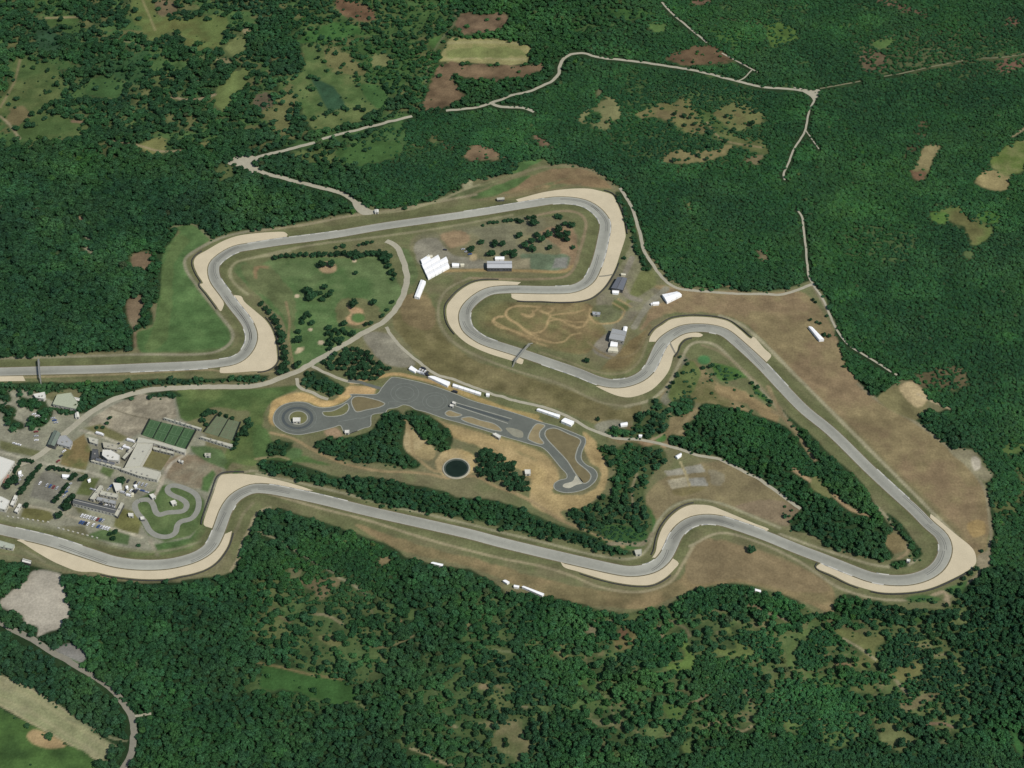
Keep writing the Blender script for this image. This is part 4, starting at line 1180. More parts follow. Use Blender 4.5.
road('road', q(4,1,'530,562 570,555 605,550'), 3, gravelroad, .055)
road('service_road', pp('669,341 672,347 675.5,353.5'), 2.2, oldasph, .13)
road('service_road', pp('599,276.5 606,276 612.5,274.5'), 2.0, oldasph, .13)

# ---- kart track
karta = mat('kart_asphalt', alb((150, 150, 138)), rough=0.85, var=0.12, scale=0.25)
kl = Z(110,460,7.68,'225,310 190,335 205,400 265,470 305,545 370,585 450,590 505,560 515,500 545,470 620,455 668,400 682,310 650,255 570,215 500,195 445,205 440,240 480,272 550,300 592,340 570,390 500,400 430,405 380,425 350,400 332,340 300,305')
L = spline(world(kl), 2.0, True)
for _ in range(4):
    L = 0.25 * np.roll(L, 1, 0) + 0.5 * L + 0.25 * np.roll(L, -1, 0)
L = np.vstack([L, L[:1]])
tag(strip('kart_track_road', L, [2.7, -2.7], .09, karta), kind='structure')

# ---- driving-course asphalt
course = mat('course_asphalt', alb((108, 112, 103)), rough=0.8, var=0.08, scale=0.3, var2=0.12, scale2=0.05)
lowc = m10(260,380,'135,400 150,450 200,500 290,545 400,560 500,545 620,520 760,482 820,465 860,530 900,550 1000,520') + m11(350,370,'0,680 150,620 215,600 235,480 380,450 400,420 500,400 570,372 640,385 700,420 800,445 900,480 1010,520') + \
       m11(440,370,'200,560 400,620 560,670 700,715') + m11(520,390,'0,545 120,580 230,610 290,655') + m11(520,440,'350,190 430,290 500,370 495,410 420,430 365,470 370,520 440,555 550,560 700,520 800,440 825,370 790,310 700,260 655,200 660,130 700,20') + \
       m11(520,390,'690,510 650,490 400,390 250,350 0,265') + m11(440,370,'600,400 350,330 150,250') + m11(350,370,'960,195 850,160 650,110 450,80 410,110 345,185 290,255 200,262 0,262') + m10(260,380,'940,165 850,240 740,275 640,285 560,270 480,235 400,225 300,235 220,265 160,320')
tag(sheet('driving_course_road', world(lowc), .08, course), kind='structure')
road('driving_course_road', m11(350,370,'-20,112 60,122 200,160 300,190 350,200'), 4.6, course, .075)
isl = {'olive': alb((114, 114, 74)), 'brown': alb((122, 112, 80)), 'tan': alb((152, 138, 102)), 'grey': alb((150, 148, 128)), 'pale': alb((190, 186, 164))}
pale_line = mat('course_kerb', alb((160, 161, 147)), rough=0.8, var=0.15, scale=0.2)
def island(pts, kind, rim=True):
    P = spline(world(pts), 2.0, True)
    tag(sheet('grass_island_ground' if kind != 'pale' else 'concrete_apron_road', [tuple(p) for p in P], .12, mat('island_' + kind, isl[kind], var=0.2, scale=0.15)), kind='structure')
    if rim:
        Lr = np.vstack([P, P[:1]])
        tag(strip('island_kerb', Lr, [.55, -.55], .16, pale_line), kind='structure')
def ell(u, v, rx, ry, n=28):
    return [(u + rx * math.cos(2 * math.pi * k / n), v + ry * math.sin(2 * math.pi * k / n)) for k in range(n)]
island(ell(298.3, 417.8, 9.3, 6.7), 'olive')
island(m10(260,380,'640,330 740,318 840,272 890,240 912,280 890,330 840,360 720,375 660,365'), 'olive')
island(m11(350,370,'15,330 45,290 110,282 240,308 330,335 372,362 320,395 180,425 70,447 38,410'), 'brown')
island(m11(440,370,'55,460 100,432 170,455 235,480 170,500 80,490'), 'tan')
island(m11(440,370,'225,520 310,500 430,535 590,580 660,650 560,640 420,600 270,550'), 'tan')
island(m11(440,370,'700,620 740,615 880,660 880,720 800,712 730,660'), 'grey', False)
island(m11(520,390,'85,520 180,362 265,380 215,440 210,500 255,570 220,580 110,540'), 'tan')
island(m11(520,390,'265,470 285,425 365,407 520,470 645,535') + m11(520,440,'612,100 592,190 615,240 720,328 757,380 735,440 680,465 600,372 500,220 380,90 285,-15'), 'brown')
island(m11(520,440,'600,378 672,458 600,480 520,515 455,495 470,470 560,440'), 'pale', False)
def ringline(u, v, rx, name='course_marking_line', w=.5, m=None):
    P = spline(world(ell(u, v, rx, rx * .7)), 2.0, True)
    tag(strip(name, np.vstack([P, P[:1]]), [w / 2, -w / 2], .125, m or faint), kind='structure')
faint = mat('faint_marking', alb((126, 131, 122)), rough=0.8, var=0.2, scale=0.2)
dark = mat('wet_skid_surface', alb((86, 92, 90)), rough=0.55, var=0.1, scale=0.2)
for c in ((404.8, 393.2, 9.2), (404.8, 393.2, 14), (435, 401.5, 8.8), (435, 401.5, 12.5)):
    ringline(*c)
ringline(297.5, 418, 14.5, w=2.8, m=dark)
ringline(297.5, 418, 19, w=.6)
for s in ('410,335 600,345 400,412 412,335',):
    P = np.array(world(m11(350,370,s)))
    tag(strip('course_marking_line', spline(P, 40), [.35, -.35], .127, faint), kind='structure')
for a, b in (((455, 402.5), (512, 419)), ((452.5, 405), (508, 423.5))):
    P = spline(world([a, b]), 4)
    tag(strip('course_marking_line', P, [.5, -.5], .127, pale_line), kind='structure')
P = spline(world([(457, 404.8), (509, 420.6)]), 4)
tag(strip('skid_lane_road', P, [1.5, -1.5], .122, dark), kind='structure')
# pale edging of the course
Lc = np.array(world(lowc))
Lc2 = spline(Lc, 2.0, True)
tag(strip('course_edge_line', np.vstack([Lc2, Lc2[:1]]), [.45, -.45], .124, pale_line), kind='structure')
P = spline(world(m10(260,380,'800,430 900,410 1024,390') + m11(350,370,'100,520 240,480')), 3)
tag(strip('course_marking_line', P, [.4, -.4], .126, faint), kind='structure')

# ---- the round pond
rim = mat('pond_rim_concrete', alb((178, 172, 150)), var=0.15, scale=0.3)
bank = mat('pond_liner', alb((70, 80, 72)), rough=0.6, var=0.2, scale=0.3)
wat = mat('pond_water', (0.012, 0.022, 0.015), rough=0.25, spec=0.18, var=0.2, scale=0.1)
pc = G(456.3, 468.6)
mb = MB()
prof = [(13.6, 0.0), (13.2, 0.7), (11.9, 0.75), (11.7, 0.7), (10.2, 0.25), (9.6, 0.2)]
n = 48
vv, ff, ii = [], [], []
for (r, z) in prof:
    for k in range(n):
        t = 2 * math.pi * k / n
        vv.append((pc[0] + r * math.cos(t), pc[1] + r * math.sin(t), z))
for j in range(len(prof) - 1):
    for k in range(n):
        ff.append((j * n + k, j * n + (k + 1) % n, (j + 1) * n + (k + 1) % n, (j + 1) * n + k)); ii.append(0 if j < 2 else 1)
pond = obj('pond_basin', mesh('pond_basin', vv, ff, [rim, bank], ii))
tag(pond, 'round concrete-rimmed pond basin in bare sand below the driving course', 'pond')
wb = MB(); wb.cyl((pc[0], pc[1], 0.28), 10.6, 0.02, 48)
tag(wb.build('pond_water', wat), kind='structure')
# ------------------------------------------------------------------ trees
def crown_mesh(seed, n=230, leaf=0.26, squash=1.0, lobes=9, dark=1.0):
    """crown of unit radius: leaf clumps over several uneven lobes, and a rough inner mass that shuts off the light"""
    r = np.random.default_rng(seed)
    L = [(np.array([0, 0, 1.15 * squash]), 0.62)]
    for k in range(lobes):
        a = 2 * math.pi * (k + r.random() * .7) / lobes * 1.618
        rad = 0.30 + 0.34 * r.random()
        L.append((np.array([rad * math.cos(a), rad * math.sin(a), (0.75 + 0.85 * r.random()) * squash]), 0.30 + 0.2 * r.random()))
    V, F, C = [], [], []
    for k in range(n):
        c, s = L[r.integers(0, len(L))]
        d = r.normal(size=3); d[2] = abs(d[2]) * .9 - .25 * r.random(); d /= np.linalg.norm(d)
        p = c + d * s * (0.86 + 0.3 * r.random())
        nrm = d + r.normal(size=3) * .36
        nrm /= np.linalg.norm(nrm)
        t = np.cross(nrm, r.normal(size=3)); t /= np.linalg.norm(t)
        b = np.cross(nrm, t)
        sz = leaf * (0.6 + 0.8 * r.random())
        q0 = len(V)
        V += [p - t * sz * .6, p - b * sz * .5, p + t * sz * .7, p + b * sz * .55 + nrm * sz * .15]
        F.append((q0, q0 + 1, q0 + 2, q0 + 3))
        f = dark * (0.72 + 0.56 * r.random())
        C += [(f * (0.94 + .12 * r.random()), f, f * .95)] * 4
    for (c, s) in L:      # inner mass
        bm = bmesh.new()
        bmesh.ops.create_icosphere(bm, subdivisions=1, radius=s * .84)
        q0 = len(V)
        for v in bm.verts:
            V.append(c + np.array(v.co) * (0.85 + .3 * r.random()))
            C.append((.8 * dark, .8 * dark, .8 * dark))
        bm.verts.index_update()
        for f in bm.faces:
            F.append(tuple(q0 + v.index for v in f.verts))
        bm.free()
    return V, F, C

leafm = mat('forest_leaves', (1, 1, 1), rough=0.85, spec=0.12, attr='paint', inst='tint', var=0, var2=0)
BASEL = np.array([0.0265, 0.075, 0.0315])
protos = []
barkm = mat('bark', (0.06, 0.045, 0.033), rough=0.95, var=0.25, scale=2.0)
for k in range(6):
    V, F, C = crown_mesh(100 + k, n=200, leaf=0.30, squash=(0.9, 1.0, 1.1, 1.0, 0.85, 1.2)[k], lobes=(8, 9, 7, 10, 8, 9)[k])
    nf = len(F)
    q0 = len(V)
    for zz, rr in ((0, .09), (.9, .06)):
        for a in range(5):
            V.append((rr * math.cos(a * 1.2566), rr * math.sin(a * 1.2566), zz)); C.append((1.2, .8, .8))
    for a in range(5):
        F.append((q0 + a, q0 + (a + 1) % 5, q0 + 5 + (a + 1) % 5, q0 + 5 + a))
    me = mesh('forest_tree_kind', V, F, [leafm], None, np.array(C) * BASEL)
    protos.append(bpy.data.objects.new('forest_tree_kind', me))

def look(arr, x, y):
    i = np.clip(np.searchsorted(XS, x) , 0, NX - 1); j = np.clip(np.searchsorted(YS, y), 0, NY - 1)
    return arr[j * NX + i]

# copses whose trees stand as trees of their own (picture polygons)
INDIV = {
 'pond': (m10(430,430,'500,190 560,150 620,170 680,240 760,270 860,350 880,480 1024,490 1024,620 940,600 800,600 720,540 640,510 480,450 470,290'), 3.4, 'dark tree in the triangular copse just beside the round pond', 'trees of the copse by the pond'),
 'fork': (q(2,2,'270,680 300,650 400,605 440,640 520,690 540,710 480,755 400,745 330,720 275,700'), 3.3, 'dark tree in the copse filling the fork of the main road', 'trees of the copse in the road fork'),
 'green': (q(2,2,'280,560 340,545 380,555 420,545 370,585 320,620 270,640'), 3.2, 'dark tree in the dense clump between the golf meadow and the main road', 'trees of the clump by the main road'),
}
for nm, (P, *_r) in INDIV.items():
    area(P, (50, 66, 40), d=0.0, soft=1, warp=1)

def grid_pts(sp, seed):
    r = np.random.default_rng(seed)
    gx = np.arange(-960, 960, sp); gy = np.arange(-620, 860, sp)
    X, Y = np.meshgrid(gx, gy)
    X = X + (np.arange(len(gy)) % 2)[:, None] * sp / 2
    X = (X + (r.random(X.shape) - .5) * sp * .75).ravel(); Y = (Y + (r.random(Y.shape) - .5) * sp * .75).ravel()
    dep = (Y - CAMY) * CP + CAMH * SP
    u = W / 2 + FPX * X / dep; v = H / 2 - FPX * ((Y - CAMY) * SP - CAMH * CP) / dep
    m = (u > -180) & (u < W + 180) & (v > -80) & (v < H + 150)
    return X[m], Y[m], u[m], v[m], r
pts, scl, tin, vid, rot = [], [], [], [], []
for (sp, lo, hi, seed) in ((2.9, 0, .64, 6), (3.6, .64, .82, 3), (4.8, .82, 9, 4), (3.4, -1, 9, 5)):
    shrub = lo < 0
    X, Y, u, v, r = grid_pts(sp, seed)
    hc = 2.6
    inside = (X > XS[0] + 700) if False else np.ones(len(X), bool)
    D = look(DEN, X, Y + hc); S = look(SIZ, X, Y + hc); Hh = look(HGT, X, Y + hc)
    if shrub:
        D = .32 * np.clip(D * 2.2, 0, 1)
    else:
        near_ = np.minimum.reduce([look(DEN, X + a_, Y + b_) for (a_, b_) in ((2.2, hc), (-2.2, hc), (0, hc - 2.8))])
        D = np.minimum(D, near_ + .12)
    # also keep the foot itself off roads and fields
    D = np.minimum(D, look(DEN, X, Y) + .35)
    out = (np.abs(X) > 698) | (Y > 715) | (Y < -465)
    D = np.where(out, 1, D); S = np.where(out, 1, S); Hh = np.where(out, 1, Hh)
    gap = fbm(X, Y, 26, 301, 3)
    keep = inside & (r.random(len(X)) < D * np.where(gap < .30, .9, 1.0)) & (S > lo) & (S <= hi)
    X, Y, S, Hh = X[keep], Y[keep], S[keep], Hh[keep]
    n = len(X)
    big = fbm(X, Y, 70, 321, 4); cl = fbm(X, Y, 22, 341, 3)
    R = sp * .70 * (0.75 + .55 * r.random(n)) * (np.clip(S, .8, 1.2) if lo > .7 else np.ones(len(S)) if lo > .5 else np.clip(S / .6, .8, 1.1)) * (0.85 + .35 * big)
    if shrub:
        R = .75 + .9 * r.random(n)
    hz = .62 * Hh * (0.75 + .6 * r.random(n)) * (0.8 + .5 * cl)
    olv = np.clip((fbm(X, Y, 45, 361, 4) - .5) * 5, 0, 1)[:, None]; paler = np.clip((fbm(X, Y, 34, 381, 4) - .54) * 6, 0, 1)[:, None]  # noise patches of olive crowns and of lighter yellow-green crowns
    T = look(TIN, X, Y + hc)
    T = np.where(out[keep][:, None], 1, T)
    b = (0.50 + .56 * big + .36 * cl + .40 * (r.random(n) - .5))
    spc = r.random(n)
    hue = np.stack([b * (1 + .22 * (cl - .5) + .12 * (spc - .5)), b, b * (1.0 + .5 * (.5 - big) + .3 * (r.random(n) - .5))], 1)
    yel = (r.random(n) < .005)[:, None]
    hue = np.where(yel, hue * np.array([1.35, 1.2, .85]), hue)
    bro = (r.random(n) < .004)[:, None]
    hue = np.where(bro, hue * np.array([1.9, 1.0, 1.1]), hue)
    hue = hue * (1 + olv * np.array([.20, .08, .08])) * (1 + paler * np.array([.42, .42, .30]))
    tin.append(hue * T)
    pts.append(np.stack([X, Y, np.full(n, -.15)], 1)); scl.append(np.stack([R * (.85 + .3 * r.random(n)), R, R * hz], 1))
    vid.append(r.integers(0, 6, n)); rot.append(r.random(n) * 6.283)
pts, scl, tin, vid, rot = map(np.concatenate, (pts, scl, tin, vid, rot))
nF = len(pts)
fm = bpy.data.meshes.new('forest')
fm.vertices.add(nF)
fm.vertices.foreach_set('co', pts.astype(np.float32).ravel())
for nm, ty, arr, key in (('scl', 'FLOAT_VECTOR', scl, 'vector'), ('tint', 'FLOAT_COLOR', np.concatenate([tin, np.ones((nF, 1))], 1), 'color'), ('vid', 'INT', vid, 'value'), ('rot', 'FLOAT', rot, 'value')):
    a = fm.attributes.new(nm, ty, 'POINT')
    a.data.foreach_set(key, (arr.astype(np.int32) if ty == 'INT' else arr.astype(np.float32)).ravel())
fm.materials.append(leafm)
fo = obj('forest', fm)
tag(fo, 'closed dark green broadleaf forest around the race circuit', 'forest', kind='stuff')
ng = bpy.data.node_groups.new('forest_growth', 'GeometryNodeTree')
ng.interface.new_socket('Geometry', in_out='INPUT', socket_type='NodeSocketGeometry')
ng.interface.new_socket('Geometry', in_out='OUTPUT', socket_type='NodeSocketGeometry')
gi = ng.nodes.new('NodeGroupInput'); go = ng.nodes.new('NodeGroupOutput')
jo = ng.nodes.new('GeometryNodeJoinGeometry')
for p in protos:
    oi = ng.nodes.new('GeometryNodeObjectInfo')
    oi.inputs['Object'].default_value = p
    oi.inputs['As Instance'].default_value = False
    gt = ng.nodes.new('GeometryNodeGeometryToInstance')
    ng.links.new(oi.outputs['Geometry'], gt.inputs[0])
    ng.links.new(gt.outputs[0], jo.inputs[0])
def na(name, ty):
    n = ng.nodes.new('GeometryNodeInputNamedAttribute')
    n.data_type = ty
    n.inputs['Name'].default_value = name
    return n.outputs['Attribute']
ip = ng.nodes.new('GeometryNodeInstanceOnPoints')
ip.inputs['Pick Instance'].default_value = True
cx = ng.nodes.new('ShaderNodeCombineXYZ')
er = ng.nodes.new('FunctionNodeEulerToRotation')
ng.links.new(na('rot', 'FLOAT'), cx.inputs['Z'])
ng.links.new(cx.outputs[0], er.inputs[0])
ng.links.new(gi.outputs[0], ip.inputs['Points'])
ng.links.new(jo.outputs[0], ip.inputs['Instance'])
ng.links.new(na('vid', 'INT'), ip.inputs['Instance Index'])
ng.links.new(er.outputs[0], ip.inputs['Rotation'])
ng.links.new(na('scl', 'FLOAT_VECTOR'), ip.inputs['Scale'])
ng.links.new(ip.outputs[0], go.inputs[0])
md = fo.modifiers.new('growth', 'NODES')
md.node_group = ng
print('forest trees', nF)

# ---- single trees: an Empty at the foot, with a trunk (and limbs) and a crown
tleaf = mat('tree_leaves', (1, 1, 1), rough=0.85, spec=0.12, attr='paint', var=0.15, scale=0.15)
CR, TR = [], []
for k in range(8):
    V, F, C = crown_mesh(400 + k, n=260, leaf=0.26, squash=(1.0, .9, 1.1, 1.0, .95, 1.15, .85, 1.05)[k], lobes=(8, 9, 10, 7, 9, 8, 10, 9)[k])
    t = (0.62, 0.74, 0.86, 0.68, 1.0, 0.56, 0.8, 0.95)[k]
    CR.append(mesh('crown', V, F, [tleaf], None, np.array(C) * BASEL * t * np.array([1, 1, 1.05])))
    mb = MB()
    mb.cyl((0, 0, 0), .10, .75, 7, r2=.06)
    for a in range(3):
        b0 = np.array([0, 0, .55 + .08 * a]); ang = a * 2.1 + k
        e = np.array([.34 * math.cos(ang), .34 * math.sin(ang), 1.0])
        sdx = np.array([-math.sin(ang), math.cos(ang), 0]) * .03
        upx = np.array([0, 0, .03])
        vv = [b0 - sdx, b0 + upx, b0 + sdx, e - sdx * .4, e + upx * .4, e + sdx * .4]
        mb.add(vv, [(0, 1, 4, 3), (1, 2, 5, 4), (2, 0, 3, 5)])
    TR.append(mesh('trunk', mb.v, mb.f, [barkm], mb.i))
NTREE = [0]
def tree(u, v, r, label, group=None, kind=None, hz=None):
    rr = random.Random(int(u * 37 + v * 101))
    k = rr.randrange(8) if kind is None else kind
    hz = .78 * (hz or (0.85 + .25 * rr.random()))
    h = r * hz
    g = G(u, v, h * 1.05)
    e = bpy.data.objects.new('broadleaf_tree', None)
    COL.objects.link(e)
    e.empty_display_size = 1
    e.location = (g[0], g[1], 0)
    e.rotation_euler = (0, 0, rr.random() * 6.28)
    e.scale = (r * (.9 + .25 * rr.random()), r, h)
    tag(e, label, 'tree', group)
    for nm, M in (('trunk', TR), ('crown', CR)):
        c = bpy.data.objects.new(nm, M[k])
        c.parent = e
        COL.objects.link(c)
    NTREE[0] += 1
    return e

PG = 'trees scattered over the paddock'
for (u, v, d) in m11(490,180,'310,590,9 410,402,6 465,395,6 720,385,7 748,385,7 800,468,7 870,478,9 620,575,9 740,590,9 820,570,9 820,632,8 505,585,8 550,637,9 450,645,8 50,685,8 130,675,8 370,700,9 455,732,9'):
    tree(u, v, d * .52, 'small round dark tree among others scattered over the dry paddock inside the upper loop', PG)
for (u, v, d) in m11(490,245,'150,85,7 195,82,6 230,75,7 260,110,7 270,60,5 30,85,7'):
    tree(u, v, d * .52, 'small dark tree in the loose line just behind the long grey-roofed pavilion', 'trees behind the pavilion')
for (u, v, d, l) in ((534, 222, 10, 'largest round tree of the paddock, at the end of the low hedge row'), (558.5, 230, 10, 'big round tree with the densest crown in the middle of the paddock group'),
                  (549.5, 247.5, 7, 'lone small tree standing just above the bare grey corner of the paddock'), (573, 247.3, 5.5, 'tiny lone bush-like tree at the paddock corner by the inner service track'),
                  (481, 241.5, 8, 'lone dark tree on the grey gravel, nearer the long hedge row'), (470.8, 248.6, 9.5, 'dark tree just above the pale round sand patch by the white marquees'),
                  (490.5, 253.5, 8.5, 'dark tree standing beside the pale sand patch and the pavilion end'), (494.5, 243, 8, 'dark tree between the gravel yard and the paddock trees, westernmost of the group')):
    tree(u, v, d * .52, l)
for (u, v, d) in m11(490,180,'0,452,4.5 40,450,5 80,447,4.5 150,433,5 190,431,5.5 230,427,5.5 285,425,6 320,443,7 345,432,5') + m11(400,180,'885,485,4 950,455,5 1000,452,5'):
    tree(u, v, d * .5, 'low dark bushy tree in the hedge row along the upper straight, above the paddock', 'hedge row above the paddock', hz=.8)
GOLF = [('265,290,10', 'wider dark tree of the pair standing on the curved sand bunker'), ('303,285,9', 'narrower dark tree of the pair standing on the curved sand bunker'),
        ('400,325,5.5', 'lone small tree in the open upper golf meadow, below a small bunker'), ('388,445,11', 'broad dark tree just above the ring-shaped sand bunker'),
        ('470,440,9', 'lone dark tree in the golf meadow near the bend of the main road'), ('352,525,8', 'dark round tree touching the lower edge of the ring-shaped bunker'),
        ('290,540,8', 'round tree standing off the top corner of the dense clump by the main road'), ('185,520,6', 'small tree on the open golf meadow, lowest of a loose trio'),
        ('225,525,7', 'round tree standing just above the small white bunker'), ('165,690,9', 'dark tree at the roadside corner of the golf meadow, beside the sandy path'),
        ('170,590,9', 'dark tree beside the elongated pale bunker of the golf meadow'), ('170,555,7', 'small tree between two white bunkers of the golf meadow')]
for s, l in GOLF:
    for (u, v, d) in q(2,2,s):
        tree(u, v, d * .52, l)
for (u, v, d) in q(2,2,'205,395,9 222,415,11 215,392,8 240,405,7 275,380,8 265,425,8 290,412,8 303,395,6 258,405,6 212,425,8'):
    tree(u, v, d * .52, 'dark tree in the dense clump beside the round white bunker of the golf meadow', 'clump beside the round bunker')
for (u, v, d) in q(2,2,'205,485,6 190,505,7 215,495,5'):
    tree(u, v, d * .52, 'small tree of the loose trio in the open golf meadow', 'trio on the golf meadow')
for (u, v, d) in q(2,2,'545,440,5 525,470,5 505,495,5.5 460,525,6 440,530,5'):
    tree(u, v, d * .5, 'small bush-like tree on the grass verge inside the main road bend', 'bushes inside the main road bend')
for (u, v, d) in q(2,2,'445,205,6 430,208,5 465,200,5 350,215,7 320,222,5 412,212,4'):
    tree(u, v, d * .5, 'small tree on the dry bank between the straight and the golf hedge', 'trees on the bank above the golf hedge')
for (u, v, d) in q(2,2,'20,445,7 38,465,7 52,480,7 68,500,8 82,520,8 92,540,8 98,562,9 108,575,9 102,600,9 112,620,9 118,640,8 112,662,9 122,682,9 110,705,11 100,720,9 120,715,8'):
    tree(u, v, d * .5, 'tree in the close row between the gravel trap and the golf meadow', 'tree row along the golf meadow')
for (u, v, d) in q(2,2,'75,262,7 100,256,7 125,254,7 150,252,8 175,250,7 200,252,7 228,250,8 252,250,8 275,248,7 300,250,7 325,248,8 350,246,8 378,248,9 400,244,10 420,250,9 445,246,8 470,244,9 492,244,10 515,250,10 535,258,9 522,275,9 530,295,8 540,318,8 555,330,6 400,262,7 510,262,9 548,345,5'):
    tree(u, v, d * .5, 'dark tree in the curved hedge along the upper edge of the golf meadow', 'hedge along the top of the golf meadow')
V8 = [('230,300,4.5 210,335,4.5 190,370,4.5 170,400,5 155,425,4 270,300,4.5 310,308,4.5 345,315,4.5', 'small dark tree in the hooked hedge beside the big white-roofed hall', 'hooked hedge by the white hall'),
      ('430,360,4.5 410,385,5 385,415,4.5 355,450,5 330,480,5.5 310,510,6 290,545,6.5 265,580,6 240,610,6.5 220,640,7', 'dark tree in the slanting row between the two car parks', 'tree row between the car parks'),
      ('520,395,4.5 545,372,5 575,378,4.5 605,388,5 640,398,4.5 680,403,4.5 725,412,4', 'small dark tree along the upper edge of the asphalt car park', 'hedge above the asphalt car park'),
      ('715,565,5 690,600,5 665,640,5 635,675,4.5 605,705,5 580,740,5', 'dark tree in the slanting row along the far side of the asphalt car park', 'slanting row beyond the asphalt car park'),
      ('150,500,8 110,530,8 80,570,8 170,520,7', 'big dark tree beside the red-stained corner of the white hall', 'big trees by the white hall'),
      ('790,455,5 770,485,5 745,500,4.5 815,460,4', 'dark tree beside the long white trailer', 'trees by the white trailer'),
      ('870,505,5.5 895,485,6 920,475,5', 'dark tree beside the small meadow next to the car park exit', 'trees by the small meadow')]
for s, l, g in V8:
    for (u, v, d) in m11(0,432,s):
        tree(u, v, d * .55, l, g, kind=random.choice([0, 3, 5]))
for (u, v, d) in q(3,1,'290,455,8 270,470,8 258,490,9 275,490,7 262,500,6'):
    tree(u, v, d * .5, 'very dark tree in the clump at the end of the long dark-roofed hall', 'clump by the dark-roofed hall', kind=5)
for s, l in (('235,525,9', 'lone wide dark tree on the grass strip above the racing straight'), ('105,485,7', 'lone dark tree at the corner of the white paddock buildings'),
             ('485,382,10', 'dark spreading tree directly above the small square white building'), ('555,645,4.5', 'lone dark bush on the verge below the kart track'),
             ('460,590,6', 'dark tree on the green mound below the parked cars, upper one'), ('440,600,5', 'dark tree on the green mound, nearest to the line of parked cars'), ('452,618,6', 'dark tree on the green mound, lowest of the three'),
             ('440,135,5', 'bush in the middle of the sandy car park, taller one'), ('428,155,5', 'bush in the middle of the sandy car park, lower one'), ('412,172,4.5', 'bush on the sandy car park edge, eastern one'), ('388,173,4', 'bush on the sandy car park edge, western one')):
    for (u, v, d) in q(3,1,s):
        tree(u, v, d * .5, l)
for (u, v, d) in q(3,1,'820,122,7 838,110,8 812,145,7 825,160,6 860,112,6 880,120,5 905,128,5 930,134,5'):
    tree(u, v, d * .5, 'dark tree hedging the upper side of the faded sports court', 'trees above the faded court')
for (u, v, d) in q(3,1,'990,145,8 1000,165,8 978,180,8 962,200,7 985,200,7 950,222,6 945,240,6 935,258,5'):
    tree(u, v, d * .5, 'dark tree in the slanting belt beside the faded sports court', 'tree belt beside the faded court')
for s, l in (('345,140,5', 'lone dark bush on the grey lay-by beside the service road'),):
    for (u, v, d) in q(3,3,s):
        tree(u, v, d * .5, l)
tree(751.5, 549.5, 4.3, 'lone pale green tree on the dry grass below the lower bend', kind=4)
tree(587, 360.5, 3.4, 'lone dark bush at the edge of the motocross yard')
tree(624.5, 258, 2.4, 'lone dark bush on the bare strip above the grey-roofed building')
for (u, v, d) in q(1,3,'650,455,6 640,500,6 690,500,6 730,495,6 690,460,7 860,465,6 885,520,7 795,530,8 790,585,7 745,620,6 960,495,8 975,445,7 850,565,6 650,640,7 780,635,6 712,470,5 770,560,6'):
    tree(u, v, d * .5, 'dark tree standing in the dry tan clearings below the forest road', 'trees in the tan forest clearings')
for (u, v, d) in q(1,1,'190,280,7 200,365,5 215,340,5 60,430,4 180,362,4 55,320,5 150,250,5 95,265,4 215,310,5'):
    tree(u, v, d * .5, 'small dark tree dotted about the wide forest meadow', 'trees in the forest meadow')
for (u, v, d) in q(1,2,'410,430,8 430,440,7 255,200,6 250,230,5 330,290,5 520,340,8 440,100,9 262,150,9 150,240,7 140,280,9 400,290,5'):
    tree(u, v, d * .5, 'dark tree at the edge of the striped hillside meadow', 'trees around the hillside meadow')
for (u, v, d) in m8(680,340,'60,185,4 25,250,4 45,155,3.5 180,212,5 250,195,6 230,205,5 270,262,4 350,300,4 555,325,5 700,470,5 440,270,4') + m8(660,290,'155,515,4 210,570,4 180,635,4 135,660,5 100,710,5 75,745,5 130,640,4'):
    tree(u, v, d * .5, 'small dark bush on the dry grass within the eastern triangle of the circuit', 'bushes within the eastern triangle')
for (u, v, d) in m8(900,510,'470,570,4 490,525,5 545,485,6 590,455,6 640,470,6 720,240,5 715,270,6 630,312,4 360,730,5') :
    tree(u, v, d * .5, 'small dark tree fringing the outer service road of the easternmost corner', 'trees by the outer service road')
for (u, v, d) in m11(768,300,'0,0,0')[:0] + q(2,4,'180,430,4 190,440,4 170,510,4 195,520,4 210,525,4 225,570,5 245,575,5 235,495,4'):
    tree(u, v, d * .5, 'small dark bush on the sandy pull-off beside the long white trailer shed', 'bushes on the sandy pull-off')
def inpoly(u, v, P):
    c = False
    n = len(P)
    for k in range(n):
        ax, ay = P[k][:2]; bx, by = P[(k + 1) % n][:2]
        if (ay > v) != (by > v) and u < (bx - ax) * (v - ay) / (by - ay) + ax:
            c = not c
    return c
NI = 0
for nm, (P, rad, lab, grp) in INDIV.items():
    us = [p[0] for p in P]; vs = [p[1] for p in P]
    rr = random.Random(hash(nm) % 1 + len(nm) * 7)
    v = min(vs) + 1.0
    row = 0
    while v < max(vs):
        u = min(us) + (row % 2) * 3.0
        while u < max(us):
            uu, vv_ = u + rr.uniform(-1.3, 1.3), v + rr.uniform(-1, 1)
            if inpoly(uu, vv_, P):
                tree(uu, vv_, rad * rr.uniform(.85, 1.3), lab, grp, hz=rr.uniform(.85, 1.2)); NI += 1
            u += 6.3
        v += 4.7
        row += 1
print('single trees', NTREE[0], NI)
